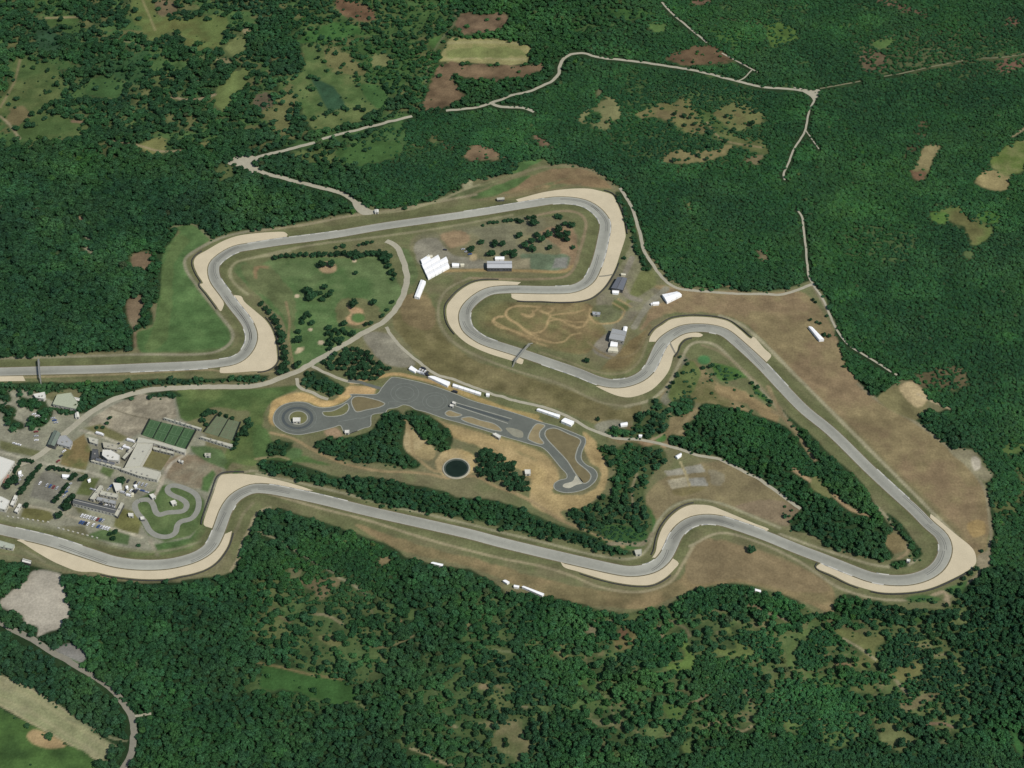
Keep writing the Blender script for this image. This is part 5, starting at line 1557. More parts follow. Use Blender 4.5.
# ------------------------------------------------------------------ buildings
def wm(name, c, **k):
    return mat(name, alb(c), **k)
WHITE_R = wm('roof_white', (228, 226, 214), rough=.6, var=.05, scale=.4)
PALE_R = wm('roof_pale', (196, 194, 176), rough=.8, var=.07, scale=.4)
GREY_R = wm('roof_grey', (168, 170, 168), rough=.7, var=.08, scale=.5)
DARK_R = wm('roof_dark', (92, 94, 94), rough=.8, var=.12, scale=.5)
SLATE_R = wm('roof_slate', (112, 116, 122), rough=.7, var=.12, scale=.6)
GREENISH_R = wm('roof_greenish', (120, 132, 118), rough=.8, var=.1, scale=.4)
WALL_W = wm('wall_render', (205, 202, 188), rough=.9, var=.08, scale=.4)
WALL_G = wm('wall_grey', (160, 158, 148), rough=.9, var=.08, scale=.4)
WALL_D = wm('wall_dark', (92, 92, 90), rough=.9, var=.1, scale=.4)
GLASS = mat('window_glass', (0.03, 0.04, 0.05), rough=.15, spec=.5, var=.1)
DOOR = mat('door_paint', (0.10, 0.11, 0.12), rough=.6)
CANVAS = mat('white_canvas', (0.88, 0.88, 0.86), rough=.7, var=.03, scale=.3)
CANVAS2 = mat('ivory_canvas', alb((228, 222, 196)), rough=.7, var=.05, scale=.3)

def ccw(P):
    a = sum(P[k][0] * P[(k + 1) % len(P)][1] - P[(k + 1) % len(P)][0] * P[k][1] for k in range(len(P)))
    return P if a > 0 else P[::-1]
def local(P):
    c = (sum(p[0] for p in P) / len(P), sum(p[1] for p in P) / len(P))
    return c, [(p[0] - c[0], p[1] - c[1]) for p in P]
def grow(P, d):
    c = (sum(p[0] for p in P) / len(P), sum(p[1] for p in P) / len(P))
    out = []
    for p in P:
        L = math.hypot(p[0] - c[0], p[1] - c[1]) or 1
        out.append((p[0] + (p[0] - c[0]) / L * d, p[1] + (p[1] - c[1]) / L * d))
    return out
def gable(mb, P, z0, rise, i=0, hip=0.0, th=.18):
    """pitched roof over the quad P (ccw), ridge along its longer way"""
    d01 = math.dist(P[0], P[1]); d12 = math.dist(P[1], P[2])
    if d01 < d12:
        P = P[1:] + P[:1]
    a, b, c, d = P
    m1 = ((a[0] + d[0]) / 2, (a[1] + d[1]) / 2); m2 = ((b[0] + c[0]) / 2, (b[1] + c[1]) / 2)
    r1 = (m1[0] + (m2[0] - m1[0]) * hip, m1[1] + (m2[1] - m1[1]) * hip)
    r2 = (m2[0] + (m1[0] - m2[0]) * hip, m2[1] + (m1[1] - m2[1]) * hip)
    v = [(*a, z0), (*b, z0), (*c, z0), (*d, z0), (*r1, z0 + rise), (*r2, z0 + rise)]
    v += [(*a, z0 - th), (*b, z0 - th), (*c, z0 - th), (*d, z0 - th)]
    mb.add(v, [(0, 1, 5, 4), (2, 3, 4, 5), (1, 2, 5), (3, 0, 4), (0, 6, 7, 1), (1, 7, 8, 2), (2, 8, 9, 3), (3, 9, 6, 0), (9, 8, 7, 6)], i)

def openings(t, P, h, nwin, door=True, wsz=(1.4, 1.2), wm_=None):
    """windows along the two longest walls, and a door, each a part of its own"""
    E = sorted(range(len(P)), key=lambda k: -math.dist(P[k], P[(k + 1) % len(P)]))
    sun = [k for k in E[:4]]
    sun.sort(key=lambda k: (P[k][1] + P[(k + 1) % len(P)][1]))
    for e, k in enumerate(sun[:2]):
        a, b = P[k], P[(k + 1) % len(P)]
        L = math.dist(a, b)
        ang = math.atan2(b[1] - a[1], b[0] - a[0])
        nx, ny = math.sin(ang), -math.cos(ang)
        m = max(1, min(nwin, int(L / 3)))
        for j in range(m):
            f = (j + .5) / m
            c = (a[0] + (b[0] - a[0]) * f + nx * .03, a[1] + (b[1] - a[1]) * f + ny * .03)
            mb = MB()
            if door and e == 0 and j == m // 2:
                mb.box((c[0], c[1], 0.02), (1.6, .12, min(2.3, h - .4)), ang)
                mb.build('door', DOOR, t)
            else:
                mb.box((c[0], c[1], h * .42), (min(wsz[0], L / m * .6), .12, min(wsz[1], h * .45)), ang)
                mb.build('window', GLASS, t)

def house(label, quad, h=4.0, roof=PALE_R, wall=WALL_W, kind='flat', name='building', cat='building', rise=1.4, nwin=5, group=None, extras=True, hip=0.0, door=True):
    P = ccw([G(p[0], p[1], h)[:2] for p in quad])
    c, P = local(P)
    t = bpy.data.objects.new(name, None)
    COL.objects.link(t)
    t.location = (c[0], c[1], 0)
    tag(t, label, cat, group)
    mb = MB(); mb.prism(P, 0, h, cap=False); mb.build('wall', wall, t)
    mb = MB()
    O = grow(P, .35)
    if kind == 'flat' or len(P) != 4:
        mb.prism(O, h, h + .25)
        r = mb.build('roof', roof, t)
        I = grow(P, -.15)
        pb = MB()
        for k in range(len(O)):
            a, b = O[k], O[(k + 1) % len(O)]
            ci, cj = grow(O, -.45)[k], grow(O, -.45)[(k + 1) % len(O)]
            pb.prism([a, b, cj, ci], h + .252, h + .62)
        pb.build('parapet', roof, r)
        if extras:
            vb = MB()
            xs = [p[0] for p in P]; ys = [p[1] for p in P]
            m = 1 + int(abs(max(xs) - min(xs)) / 12)
            for j in range(m):
                f = (j + .5) / m
                x = P[0][0] * (1 - f) + P[2 % len(P)][0] * f; y = P[0][1] * (1 - f) + P[2 % len(P)][1] * f
                vb.box((x * .6, y * .6, h + .253), (1.5, 1.2, .9), j)
            vb.build('roof_vent', WALL_G, r)
    else:
        gable(mb, O, h + .18, rise, 0, hip)
        r = mb.build('roof', roof, t)
        if hip == 0:     # close the gable ends
            gb = MB()
            PP = P if math.dist(P[0], P[1]) >= math.dist(P[1], P[2]) else P[1:] + P[:1]
            for (a, b) in ((PP[1], PP[2]), (PP[3], PP[0])):
                m_ = ((a[0] + b[0]) / 2, (a[1] + b[1]) / 2)
                gb.add([(*a, h), (*b, h), (*m_, h + rise)], [(0, 1, 2)])
            gb.build('gable_wall', wall, t)
        sb = MB()      # ridge cap
        PP = O if math.dist(O[0], O[1]) >= math.dist(O[1], O[2]) else O[1:] + O[:1]
        m1 = ((PP[0][0] + PP[3][0]) / 2, (PP[0][1] + PP[3][1]) / 2); m2 = ((PP[1][0] + PP[2][0]) / 2, (PP[1][1] + PP[2][1]) / 2)
        f = hip
        r1 = (m1[0] + (m2[0] - m1[0]) * f, m1[1] + (m2[1] - m1[1]) * f); r2 = (m2[0] + (m1[0] - m2[0]) * f, m2[1] + (m1[1] - m2[1]) * f)
        ln = math.dist(r1, r2)
        if ln > 1:
            sb.box(((r1[0] + r2[0]) / 2, (r1[1] + r2[1]) / 2, h + .18 + rise - .05), (ln, .4, .2), math.atan2(r2[1] - r1[1], r2[0] - r1[0]))
            sb.build('ridge_cap', wall, r)
    openings(t, P, h, nwin, door)
    return t

def marquee(label, quad, h=2.6, rise=1.3, group=None, m=CANVAS, name='marquee_tent', cat='marquee', bays=None):
    """white canvas tent: pitched roof in bays, side walls, corner poles"""
    P = ccw([G(p[0], p[1], h)[:2] for p in quad])
    c, P = local(P)
    if math.dist(P[0], P[1]) < math.dist(P[1], P[2]):
        P = P[1:] + P[:1]
    t = bpy.data.objects.new(name, None)
    COL.objects.link(t)
    t.location = (c[0], c[1], 0)
    tag(t, label, cat, group)
    a, b, cc, d = P
    L, Wd = math.dist(a, b), math.dist(b, cc)
    rise = min(rise, Wd * .3) * .55
    n = bays or max(1, int(round(L / 6)))
    lerp = lambda p, q_, f: (p[0] + (q_[0] - p[0]) * f, p[1] + (q_[1] - p[1]) * f)
    mb = MB()
    for k in range(n):
        f0, f1 = k / n + .003, (k + 1) / n - .003
        Q = [lerp(a, b, f0), lerp(a, b, f1), lerp(d, cc, f1), lerp(d, cc, f0)]
        m1, m2 = lerp(Q[0], Q[3], .5), lerp(Q[1], Q[2], .5)
        v = [(*Q[0], h), (*Q[1], h), (*Q[2], h), (*Q[3], h), (*m1, h + rise), (*m2, h + rise)]
        mb.add(v, [(0, 1, 5, 4), (2, 3, 4, 5), (1, 2, 5), (3, 0, 4)])
    mb.build('canopy', m, t)
    I = grow(P, -.25)
    wb = MB(); wb.prism(I, 0.0, h - .02, cap=False)
    wb.build('side_wall', m, t)
    pb = MB()
    for k in range(n + 1):
        for (s, e) in ((a, b), (d, cc)):
            p = lerp(s, e, k / n)
            pb.box((p[0], p[1], 0), (.12, .12, h))
    pb.build('tent_frame', WALL_G, t)
    return t

# --- village
t = house('pale flat roof wing running down beside the sports courts, courtyard building', pp('137.5,443.5 153,444 140.2,466.3 125,467.5'), 4.5, PALE_R, WALL_W, nwin=8, name='paddock_building')
house('pale flat-roofed lower wing closing the planted courtyard', pp('125.2,468.1 140,466.9 160.6,472.3 157,480 138,475.5 121,469.6'), 4.2, PALE_R, WALL_W, nwin=9, name='paddock_building')
house('long narrow pale roof between the green sports courts and the courtyard', pp('139,437.4 162,443 186,449.6 184.6,453 153,443.4 137,443'), 3.8, PALE_R, WALL_W, nwin=9, name='paddock_building')
house('thin pale slatted roof strip inside the top of the courtyard', pp('154,447 174,452 173.4,454.2 153.5,449.4'), 3.0, PALE_R, WALL_G, nwin=6, name='arcade_building')
house('very narrow pale shed with dark long sides beside the courtyard building', pp('136.3,442.3 138.6,443.2 124.6,459.2 122.6,457.6'), 3.2, PALE_R, WALL_D, nwin=5, name='garage_shed')
house('white flat-roofed tower block with the darkest shadowed side', pp('103,450.2 111,450.6 119.5,455.6 118.5,460.6 108,459.6 102.5,455.5'), 6.0, WHITE_R, WALL_W, nwin=4, name='office_building')
house('dark glazed rooflight hall in front of the white tower block', pp('96.6,458.2 114.8,463 113.8,464.6 95.6,460.4'), 4.0, SLATE_R, WALL_W, nwin=8, name='office_building')
house('dark block standing for the shadowed side of the white offices, at the meadow end', pp('92.6,449.4 98,450 99,456.5 91.4,459'), 5.0, DARK_R, WALL_D, nwin=3, name='office_building')  # shade of the white tower block, put in as a dark-coloured volume
house('long cream wall and terrace roof in front of the dark rooflight hall', pp('92,459.6 121,467.4 120,469 91.2,461.2'), 2.8, PALE_R, WALL_W, nwin=8, name='terrace_building')
house('bright white square roof just below the dark spreading tree', pp('113,483 121,484 122,488.8 115.8,491'), 4.0, WHITE_R, WALL_W, 'flat', nwin=3, name='pavilion_building', extras=False)
house('long dark-roofed hall above the parked cars', pp('75,498.6 117,508.8 114.4,513.6 72.8,503.2'), 4.6, DARK_R, WALL_W, 'gable', nwin=12, rise=1.3, name='workshop_hall')
house('pale flat-roofed hall standing obliquely behind the dark-roofed hall', pp('100,485.6 103,486.6 94,499.6 90,498.6'), 4.0, PALE_R, WALL_W, nwin=6, name='workshop_hall')
house('low pale block between the oblique hall and the white square roof', pp('102,491 118,494.5 117,498 100,494.6'), 3.4, PALE_R, WALL_W, nwin=6, name='workshop_hall')
house('pale roof block in the yard, closest to the dark-roofed hall', pp('98,497 116,501.2 115,504.4 96.6,500'), 3.0, GREY_R, WALL_W, nwin=6, name='workshop_hall')
house('slim pale garage row with dark gates at the end of the dark-roofed hall', pp('121,502.6 124,504 117.4,516.6 114.8,515'), 3.2, PALE_R, WALL_D, nwin=4, name='garage_row')
house('big bright white flat roof of the hall cut by the frame edge', pp('-24,451.5 0,457 14.5,461.8 5.6,475 -2,483 -24,478'), 6.0, WHITE_R, WALL_W, nwin=6, name='white_hall')
house('small red-stained lean-to roof at the corner of the white hall', pp('5,476 9.5,474.8 7.4,481 2.6,484'), 3.0, mat('roof_red', alb((158, 118, 104)), var=.2, scale=.5), WALL_G, 'gable', rise=.7, nwin=1, name='lean_to')
house('white paddock building above the racing straight, cut by the frame edge', pp('-12,494 2,497.4 9.4,501 5,509.6 -12,506'), 4.5, WHITE_R, WALL_W, nwin=4, name='paddock_building')
house('thin white roof beam house beside the lone corner tree', pp('14.6,495.6 17.4,496.4 13.4,505.4 10.4,504.6'), 3.4, WHITE_R, WALL_W, nwin=2, name='paddock_building')
house('thin white roof near the paddock corner, lower end', pp('19,504 21.6,504.8 17.4,512.2 14.6,511.2'), 3.2, WHITE_R, WALL_W, nwin=2, name='paddock_building')
house('pale green-white hipped roof of the house among the trees', pp('57.5,395 71,393.2 78,403.6 76,409 53,404.4'), 4.0, wm('roof_sage', (178, 184, 158), var=.1, scale=.8), WALL_W, 'flat', nwin=5, name='clubhouse', extras=False)
house('white dormered house beside the pale green-white roof', pp('33.6,394.6 44.6,392.4 45.6,396.6 43.6,398.8 36,397.6'), 4.0, WHITE_R, WALL_W, nwin=3, name='house')
house('little white roof at the eastern corner of the clubhouse garden', pp('73.6,397 79.6,398.4 79,400.8 73,399.4'), 3.0, WHITE_R, WALL_W, 'gable', rise=.6, nwin=2, name='garden_shed')
house('little white gate lodge by the main road', pp('75.2,413.6 78.4,412 79.4,416.6 75.4,417.2'), 3.0, WHITE_R, WALL_W, 'gable', rise=.8, nwin=1, name='gate_lodge')
house('long grey-green roof of the barn set at a slant', pp('54,430.6 60.4,433.4 54.4,446 47.8,444.2'), 5.0, GREENISH_R, WALL_D, 'gable', rise=1.2, nwin=4, name='barn')
house('pale flat roofs beside the grey-green barn', pp('59,436.6 66,435.8 72.4,442 70,447.4 57.4,444'), 3.4, GREY_R, WALL_W, nwin=3, name='workshop_hall')
house('pale shed roof at the edge of the gravel lot behind the offices', pp('88.5,437 98,439.6 97.4,444.4 90,442'), 3.2, PALE_R, WALL_W, nwin=3, name='storage_shed')
house('broad pale shed roof between the gravel lot and the white offices', pp('103,442 118,445 117,450 104,447.6'), 3.4, wm('roof_beige', (184, 180, 160), var=.08, scale=.4), WALL_W, nwin=5, name='storage_shed')
house('long thin white roof along the top of the green sports courts', pp('163.6,418.2 166,417.8 201.6,428.2 200.4,429.8'), 3.0, PALE_R, WALL_W, nwin=10, name='court_pavilion')
house('pale roofed grandstand strip below the faded sports court', pp('200,437.2 203,436.8 232.4,444.6 231,447.2'), 3.4, PALE_R, WALL_W, nwin=9, name='court_pavilion')
house('small white hut on the grass of the earth yard', pp('205,453.4 210.6,453.6 210.4,456 205,455.8'), 2.6, PALE_R, WALL_W, nwin=1, name='hut')
house('tiny white hut at the corner of the brown earth yard', pp('179.2,460 183.4,461.2 182.6,462.8 178.8,461.6'), 2.6, WHITE_R, WALL_W, nwin=1, name='hut')
house('white timing hut where the kart track meets the paddock', pp('149.6,495 153.2,494 155.6,496.6 152.4,498.4'), 3.0, WHITE_R, WALL_W, nwin=1, name='hut', extras=False)
house('white kiosk in the grass within the upper kart loops', pp('170.6,501.6 174.8,500.4 176.6,503 172.4,504.6'), 3.0, WHITE_R, WALL_W, nwin=1, name='hut', extras=False)
house('small ivory hut on the grass outside the kart track', pp('128.4,513.4 133,513.6 133.4,516.4 128.8,516'), 2.6, WHITE_R, WALL_W, nwin=1, name='hut', extras=False)
house('small white and black starter hut beside the kart track', pp('140.6,517.2 144,517 144.4,519.2 141,519.6'), 2.6, WHITE_R, WALL_D, nwin=1, name='hut', extras=False)
house('white bungalow with dark gable at the forest edge below the gravel', pp('23.4,558.6 31,560.8 30.4,563.6 22.4,561.6'), 3.2, WHITE_R, WALL_D, 'gable', rise=.8, nwin=2, name='bungalow')
house('pale green flat roof beside the trees below the straight, cut by the frame edge', pp('-10,539.6 0,541 14.4,545 12.4,549 0,546.6 -10,545'), 3.0, wm('roof_palegreen', (182, 188, 170), var=.06), WALL_W, nwin=3, name='storage_shed')
# --- inside the circuit
house('long light grey roof in three bays beside the upper loop, pavilion of the paddock', pp('487.2,261.2 511.6,261.2 511.8,268 487.4,268'), 5.0, wm('roof_lightgrey', (196, 198, 198), var=.06, scale=.4), WALL_D, 'gable', nwin=9, rise=.9, name='race_pavilion', group=None)
house('dark slate-roofed building beside the gravel of the upper loop', pp('617.6,277.4 627,278.4 622.6,290 611.4,287.8'), 4.5, SLATE_R, WALL_D, 'gable', rise=.8, nwin=4, name='race_control')
house('grey ribbed roof of the hall above the motocross yard', pp('612.6,328.8 626.6,331.6 623.4,341 609.2,338.4'), 5.5, GREY_R, WALL_G, 'gable', rise=.7, nwin=5, name='motocross_hall')
house('small white hut in the middle of the skid-pad roundabout', pp('293.2,418 300.2,418 300.2,421.4 293.2,421.8'), 3.0, WHITE_R, WALL_W, nwin=2, name='hut', extras=False)
house('tiny white hut at the edge of the asphalt pad beside the dark trees', pp('345,430.6 349.2,430.4 349,433 345,433'), 2.6, WHITE_R, WALL_W, nwin=1, name='hut', extras=False)
house('white flat hut on the sand just below the skid lane', pp('492.6,434.2 496,433.4 500.8,436 499,438.4'), 3.0, WHITE_R, WALL_W, nwin=2, name='hut', extras=False)
house('white hut on the sand between the pond copse and the course', pp('524.8,470 530.2,470 530.6,473.6 525.4,474'), 3.0, WHITE_R, WALL_W, nwin=1, name='hut', extras=False)
for k, (a, b) in enumerate((('453,401.6 455.8,402.6 455,404.2 452.4,403.2', 'tiny white booth at the upper start of the skid lane'), ('450.6,404.4 453.8,405.2 453,406.8 450,406', 'tiny white booth at the lower start of the skid lane'))):
    house(b, pp(a), 2.4, WHITE_R, WALL_W, nwin=1, name='booth', extras=False)
house('pale blue-grey container pair in the green motocross loop', pp('592.6,312 600,312.6 600,315 593,314.6'), 2.6, wm('roof_steel', (172, 176, 178), var=.1, scale=.6), WALL_G, nwin=1, name='container_office')
house('white shed beside the forest lay-by, above the upper straight', pp('374.6,209.8 378.4,209.6 378.6,212 375,212.4'), 2.8, WHITE_R, WALL_W, 'gable', rise=.6, nwin=1, name='hut')
house('white marshal hut inside the easternmost corner', pp('907,559.4 910,559.8 909.8,561.6 907,561.2'), 2.6, WHITE_R, WALL_W, nwin=1, name='hut', extras=False)
house('pale marshal post at the end of the belt by the lower S bend', pp('634.6,550.4 641.4,549.6 641.6,554 636,554.6'), 2.6, PALE_R, WALL_W, nwin=1, name='hut', extras=False)
house('pale marshal stand on the gravel-topped bank inside the upper straight corner', pp('497,198.2 504,197.6 504.4,199.4 497.4,200'), 2.6, PALE_R, WALL_D, nwin=2, name='hut', extras=False)
# --- marquees, awnings and trailers
MG = 'white marquees of the canopy camp'
base = np.array([(300, 358), (275, 305), (252, 255), (240, 208)], float); end = np.array([(530, 232), (515, 172), (430, 152), (330, 150)], float)
cnt = (3, 3, 2, 1)
for k in range(4):
    s0, s1 = base[k], end[k]
    up = np.array([-22, -50.0])
    for j in range(cnt[k]):
        f0, f1 = j / cnt[k] + .001, (j + 1) / cnt[k] - .001
        Q = [s0 + (s1 - s0) * f0, s0 + (s1 - s0) * f1, s0 + (s1 - s0) * f1 + up * .995, s0 + (s1 - s0) * f0 + up * .995]
        marquee('white marquee in the tight block of canopies beside the grey gravel yard', [(400 + p[0] / 10.667, 245 + p[1] / 10.667) for p in Q], rise=.7, group=MG)
marquee('long bright white marquee leading off the canopy block towards the main road', m11(400,245,'222,368 276,388 205,562 153,550'), 3, 1.2)
marquee('narrow white awning at the eastern tip of the canopy block', m11(400,245,'555,190 632,194 632,221 555,222'))
marquee('small greyish awning at the far tip of the canopy block', m11(400,245,'642,195 686,195 686,216 645,218'), m=CANVAS2)
marquee('ivory awning alone on the gravel, just above the canopy block', m11(400,245,'282,108 345,104 350,126 290,132'), m=CANVAS2)
marquee('white awning behind the middle of the long pavilion', pp('495,256.4 504.4,256.4 504.4,259.4 495,259.4'))
marquee('white awning on the lower end of the slate-roofed building', pp('612.3,290 619.4,290.6 618.4,293.4 612.3,292.6'))
marquee('small white awning above the slate-roofed building', pp('621,273 626,273.6 625.6,275.2 621,274.6'), m=CANVAS2)
marquee('big white marquee on the forest road, nearest the eastern forest', pp('662,294.4 677,291.4 682,294.6 667,302'), 3.2, 1.4)
marquee('small white awning beside the big marquee on the forest road', pp('652.6,302 659,301.4 659.4,303.6 653,304'))
marquee('white awning at the road corner of the grey ribbed hall', pp('623.8,326.2 627.6,327 626.4,331.6 622.8,330.4'))
marquee('white square marquee below the grey ribbed hall', pp('611,341.2 618,342.4 617.4,346.6 610,346'), 3, 1.2)
marquee('ivory square marquee below the white one of the ribbed hall', pp('610,346.6 617.4,347.2 618.4,351.6 607.8,350.4'), 2.8, 1.0, m=CANVAS2)
marquee('long white shed-like marquee on the dry bank by the eastern forest road', pp('808.4,326.2 812.4,327 824.4,339.4 819.4,339.8'), 3, 1.0)
marquee('white marquee at the uppermost end of the service road row', pp('408.6,368.8 411.4,365.6 417.6,369.8 414.8,372'))
marquee('broad white marquee in the service road row, above the double circle markings', pp('427.8,376.4 434.2,376 450.3,382 447.4,385.8'), 3, 1.2)
marquee('long narrow white marquee in the service road row, above the skid lane', pp('453.2,383.4 481.4,392.4 480.4,394.6 452.4,385.6'), 2.6, .7)
marquee('tiny white square tent ending the service road row', pp('486.2,392.8 489.8,393.2 489.6,395.6 486,395.2'))
marquee('long narrow white marquee further down the service road above the kerbed loop', pp('536.4,409.4 538.8,408.2 560.4,414.8 559,417.4'), 2.6, .8)
marquee('broad white marquee at the lower end of the service road, above the kerbed loop', pp('561,421 565,417.6 574.4,421.4 571,425.2'), 3, 1.3)
marquee('white awning on the grey lay-by beside the small wood', pp('620.4,423 627.4,421.8 627.8,424.6 620.8,425.6'))
marquee('small white tent hidden among the trees of the small wood', pp('638.8,434.2 642.4,434.6 642,436.6 638.8,436.2'))
marquee('white tent above the four concrete slabs', pp('675.2,456 681.2,452.6 681.8,455 677.6,457.8'))
marquee('white tent pair at the lower forest edge, beside the long straight', pp('430.6,563 433,561.8 443.4,564 442.6,566.2 '), 2.8, 1.0)
marquee('small white tent on the bare verge at the forest edge', pp('502.6,580.6 506,579.8 509.8,582 507,583.4'))
marquee('small white tent with a gap, next to the long verge marquee', pp('514,584.6 519.4,585.6 519,587.6 513.6,586.6'))
marquee('long white marquee at the forest edge below the lower straight', pp('521.6,586.6 523.8,585.8 544.4,593.6 542.2,595.6'), 2.8, 1.0)
marquee('small white tent where the dry grass meets the lower forest', pp('754.6,588.4 761,590 761,592.2 755,590.6'))
marquee('long white trailer on the asphalt car park', pp('62.2,474 72.8,475 71.4,478.4 62,476.6'), 3, .4, name='trailer', cat='trailer')
marquee('small white trailer in the walled yard', pp('18.2,471.6 21.4,470.4 21,474 18,474.4'), 2.8, .4, name='trailer', cat='trailer')
marquee('small white trailer beside the small meadow, near the car park exit', pp('87.4,479.6 90.4,478.2 90.8,480 88,481.4'), 2.6, .4, name='trailer', cat='trailer')
marquee('white awning left of the timing cluster, below the courtyard building', pp('133.4,485 136.8,484.4 137.4,486.6 134.4,487'.replace('left','')))
marquee('tiny white tent between the square white roof and the courtyard building', pp('125.4,486 128,485.6 128.4,488 125.8,488.4'))
marquee('tiny ivory tent below the cluster of small canopies, nearest the timing hut', pp('130.4,493 133.6,492.6 134,495 131,495.4'), m=CANVAS2)

# --- sports courts
court = wm('court_green', (72, 102, 66), var=.08, scale=.25, rough=.85)
courtf = wm('court_faded', (112, 120, 92), var=.12, scale=.25, rough=.9)
cline = wm('court_line', (112, 140, 104), var=.1)
netm = wm('net_dark', (40, 46, 42))
def courts(quad, nx, ny, m, label):
    P = [np.array(p) for p in world(quad)]
    c = sum(P) / 4
    t = bpy.data.objects.new('sports_court', None); COL.objects.link(t); t.location = (c[0], c[1], 0)
    tag(t, label, 'sports court')
    P = [p - c for p in P]
    B = lambda f, g: (P[0] * (1 - f) + P[1] * f) * (1 - g) + (P[3] * (1 - f) + P[2] * f) * g
    mb = MB(); mb.prism([tuple(p) for p in P], .02, .16); mb.build('playing_surface', m, t)
    lb = MB()
    def seg(a, b, w):
        L = math.dist(a, b)
        lb.box(((a[0] + b[0]) / 2, (a[1] + b[1]) / 2, .165), (L, w, .02), math.atan2(b[1] - a[1], b[0] - a[0]))
    for i in range(nx):
        for j in range(ny):
            f0, f1, g0, g1 = (i + .12) / nx, (i + .88) / nx, (j + .12) / ny, (j + .88) / ny
            for (a, b) in (((f0, g0), (f1, g0)), ((f0, g1), (f1, g1)), ((f0, g0), (f0, g1)), ((f1, g0), (f1, g1)), (((f0 + f1) / 2, g0), ((f0 + f1) / 2, g1))):
                seg(B(*a), B(*b), .25)
    lb.build('court_lines', cline, t)
    for i in range(nx + 1):
        nb = MB()
        a, b = B(i / nx, 0), B(i / nx, 1)
        nb.box(((a[0] + b[0]) / 2, (a[1] + b[1]) / 2, .02), (math.dist(a, b), .3, 2.2 if i in (0, nx) else 1.2), math.atan2(b[1] - a[1], b[0] - a[0]))
        nb.build('court_fence', netm, t)
courts(pp('150,419.5 196.5,430.6 186,450 142,435'), 4, 2, court, 'bright green sports courts ruled with lines beside the courtyard building')
courts(pp('217,415.5 241,422.4 233.6,441 204,432.4'), 2, 2, courtf, 'faded olive sports courts enclosed by dark hedges')
# courtyard planting
gl = sheet('courtyard_lawn', world(pp('152.6,446.6 173,452.4 161,470.6 140.8,465.6')), .05, wm('courtyard_grass', (116, 112, 74), var=.25, scale=.2))
tag(gl, kind='structure')

# --- footbridges over the track
steel = mat('bridge_steel', alb((150, 152, 146)), rough=.6, var=.1)
deckm = mat('bridge_deck', alb((160, 160, 148)), rough=.8, var=.1)
def bridge(label, a, b, h, w, dm):
    A, B = np.array(G(*a, h)[:2]), np.array(G(*b, h)[:2])
    c = (A + B) / 2; L = math.dist(A, B); ang = math.atan2(B[1] - A[1], B[0] - A[0])
    t = bpy.data.objects.new('footbridge', None); COL.objects.link(t)
    t.location = (c[0], c[1], 0); t.rotation_euler = (0, 0, ang)
    tag(t, label, 'footbridge')
    mb = MB(); mb.box((0, 0, h - .35), (L, w, .35)); mb.build('deck', dm, t)
    for s in (-1, 1):
        mb = MB()
        mb.box((0, s * (w / 2 - .08), h + .95), (L, .1, .12)); mb.box((0, s * (w / 2 - .08), h + .45), (L, .06, .08))
        for k in range(int(L / 2.5) + 1):
            mb.box((-L / 2 + .1 + k * 2.5 * (L - .2) / (2.5 * int(L / 2.5)), s * (w / 2 - .08), h + .002), (.1, .08, .95))
        mb.build('railing', dm, t)
        mb = MB()
        for y in (-1, 1):
            mb.box((s * (L / 2 - .5), y * (w / 2 - .25), 0), (.4, .4, h - .352))
        mb.box((s * (L / 2 - .5), 0, h * .5), (.25, w - .9, .25))
        mb.build('pier', steel, t)
        mb = MB()
        n = 12
        for k in range(n):
            mb.box((s * (L / 2 + .3 + k * .5), 0, max(.02, h - (k + 1) * h / (n + 1) - .2)), (.5, w - .5, .22))
        mb.build('stair', dm, t)
bridge('pale footbridge crossing the track between the motocross ground and the dry slope', (529.6, 343.6), (515.4, 360.4), 4.5, 1.9, deckm)
bridge('dark narrow gantry bridge over the straight beside the frame edge', (38.4, 359.4), (40.0, 377.6), 5.2, 1.6, steel)

# --- vehicles
CARP = {k: mat('car_paint_' + k, c, rough=.3, spec=.5, var=0) for k, c in (('white', (.75, .75, .74)), ('silver', (.42, .43, .44)), ('dark', (.03, .032, .04)), ('red', (.22, .04, .04)), ('blue', (.05, .10, .25)))}
tyrem = mat('car_tyre', (.02, .02, .02), rough=.9)
def car_mesh(col, van=False):
    mb = MB()
    if van:
        mb.box((0, 0, .35), (5.4, 2.0, 1.0), 0, 0); mb.box((-.45, 0, 1.352), (4.4, 1.9, 1.0), 0, 0, .94); mb.box((1.98, 0, 1.353), (.5, 1.7, .6), 0, 1, .8)
        ax = 1.7
    else:
        mb.box((0, 0, .3), (4.3, 1.75, .55), 0, 0, .97); mb.box((-.2, 0, .852), (2.5, 1.6, .5), 0, 1, .78); mb.box((-.2, 0, 1.354), (1.75, 1.15, .04), 0, 0, .95)
        ax = 1.35
    for x in (-ax, ax):
        for y in (-.85, .85):
            b0 = len(mb.v)
            for yy in (-.1, .1):
                for k in range(8):
                    mb.v.append((x + .33 * math.cos(k * .785), y + yy, .33 + .33 * math.sin(k * .785)))
            for k in range(8):
                mb.f.append((b0 + k, b0 + (k + 1) % 8, b0 + 8 + (k + 1) % 8, b0 + 8 + k)); mb.i.append(2)
            mb.f.append(tuple(b0 + k for k in range(8))); mb.i.append(2)
            mb.f.append(tuple(b0 + 8 + k for k in range(8))); mb.i.append(2)
    return mesh('parked_van' if van else 'parked_car', mb.v, mb.f, [CARP[col], GLASS, tyrem], mb.i)
CM = {}
def car(u, v, ang, col, label, group, van=False):
    key = (col, van)
    if key not in CM: CM[key] = car_mesh(col, van)
    g = G(u, v, .8)
    o = obj('parked_van' if van else 'parked_car', CM[key], None, (g[0], g[1], .17))
    o.rotation_euler = (0, 0, ang)
    tag(o, label, 'van' if van else 'car', group)
rc = random.Random(5)
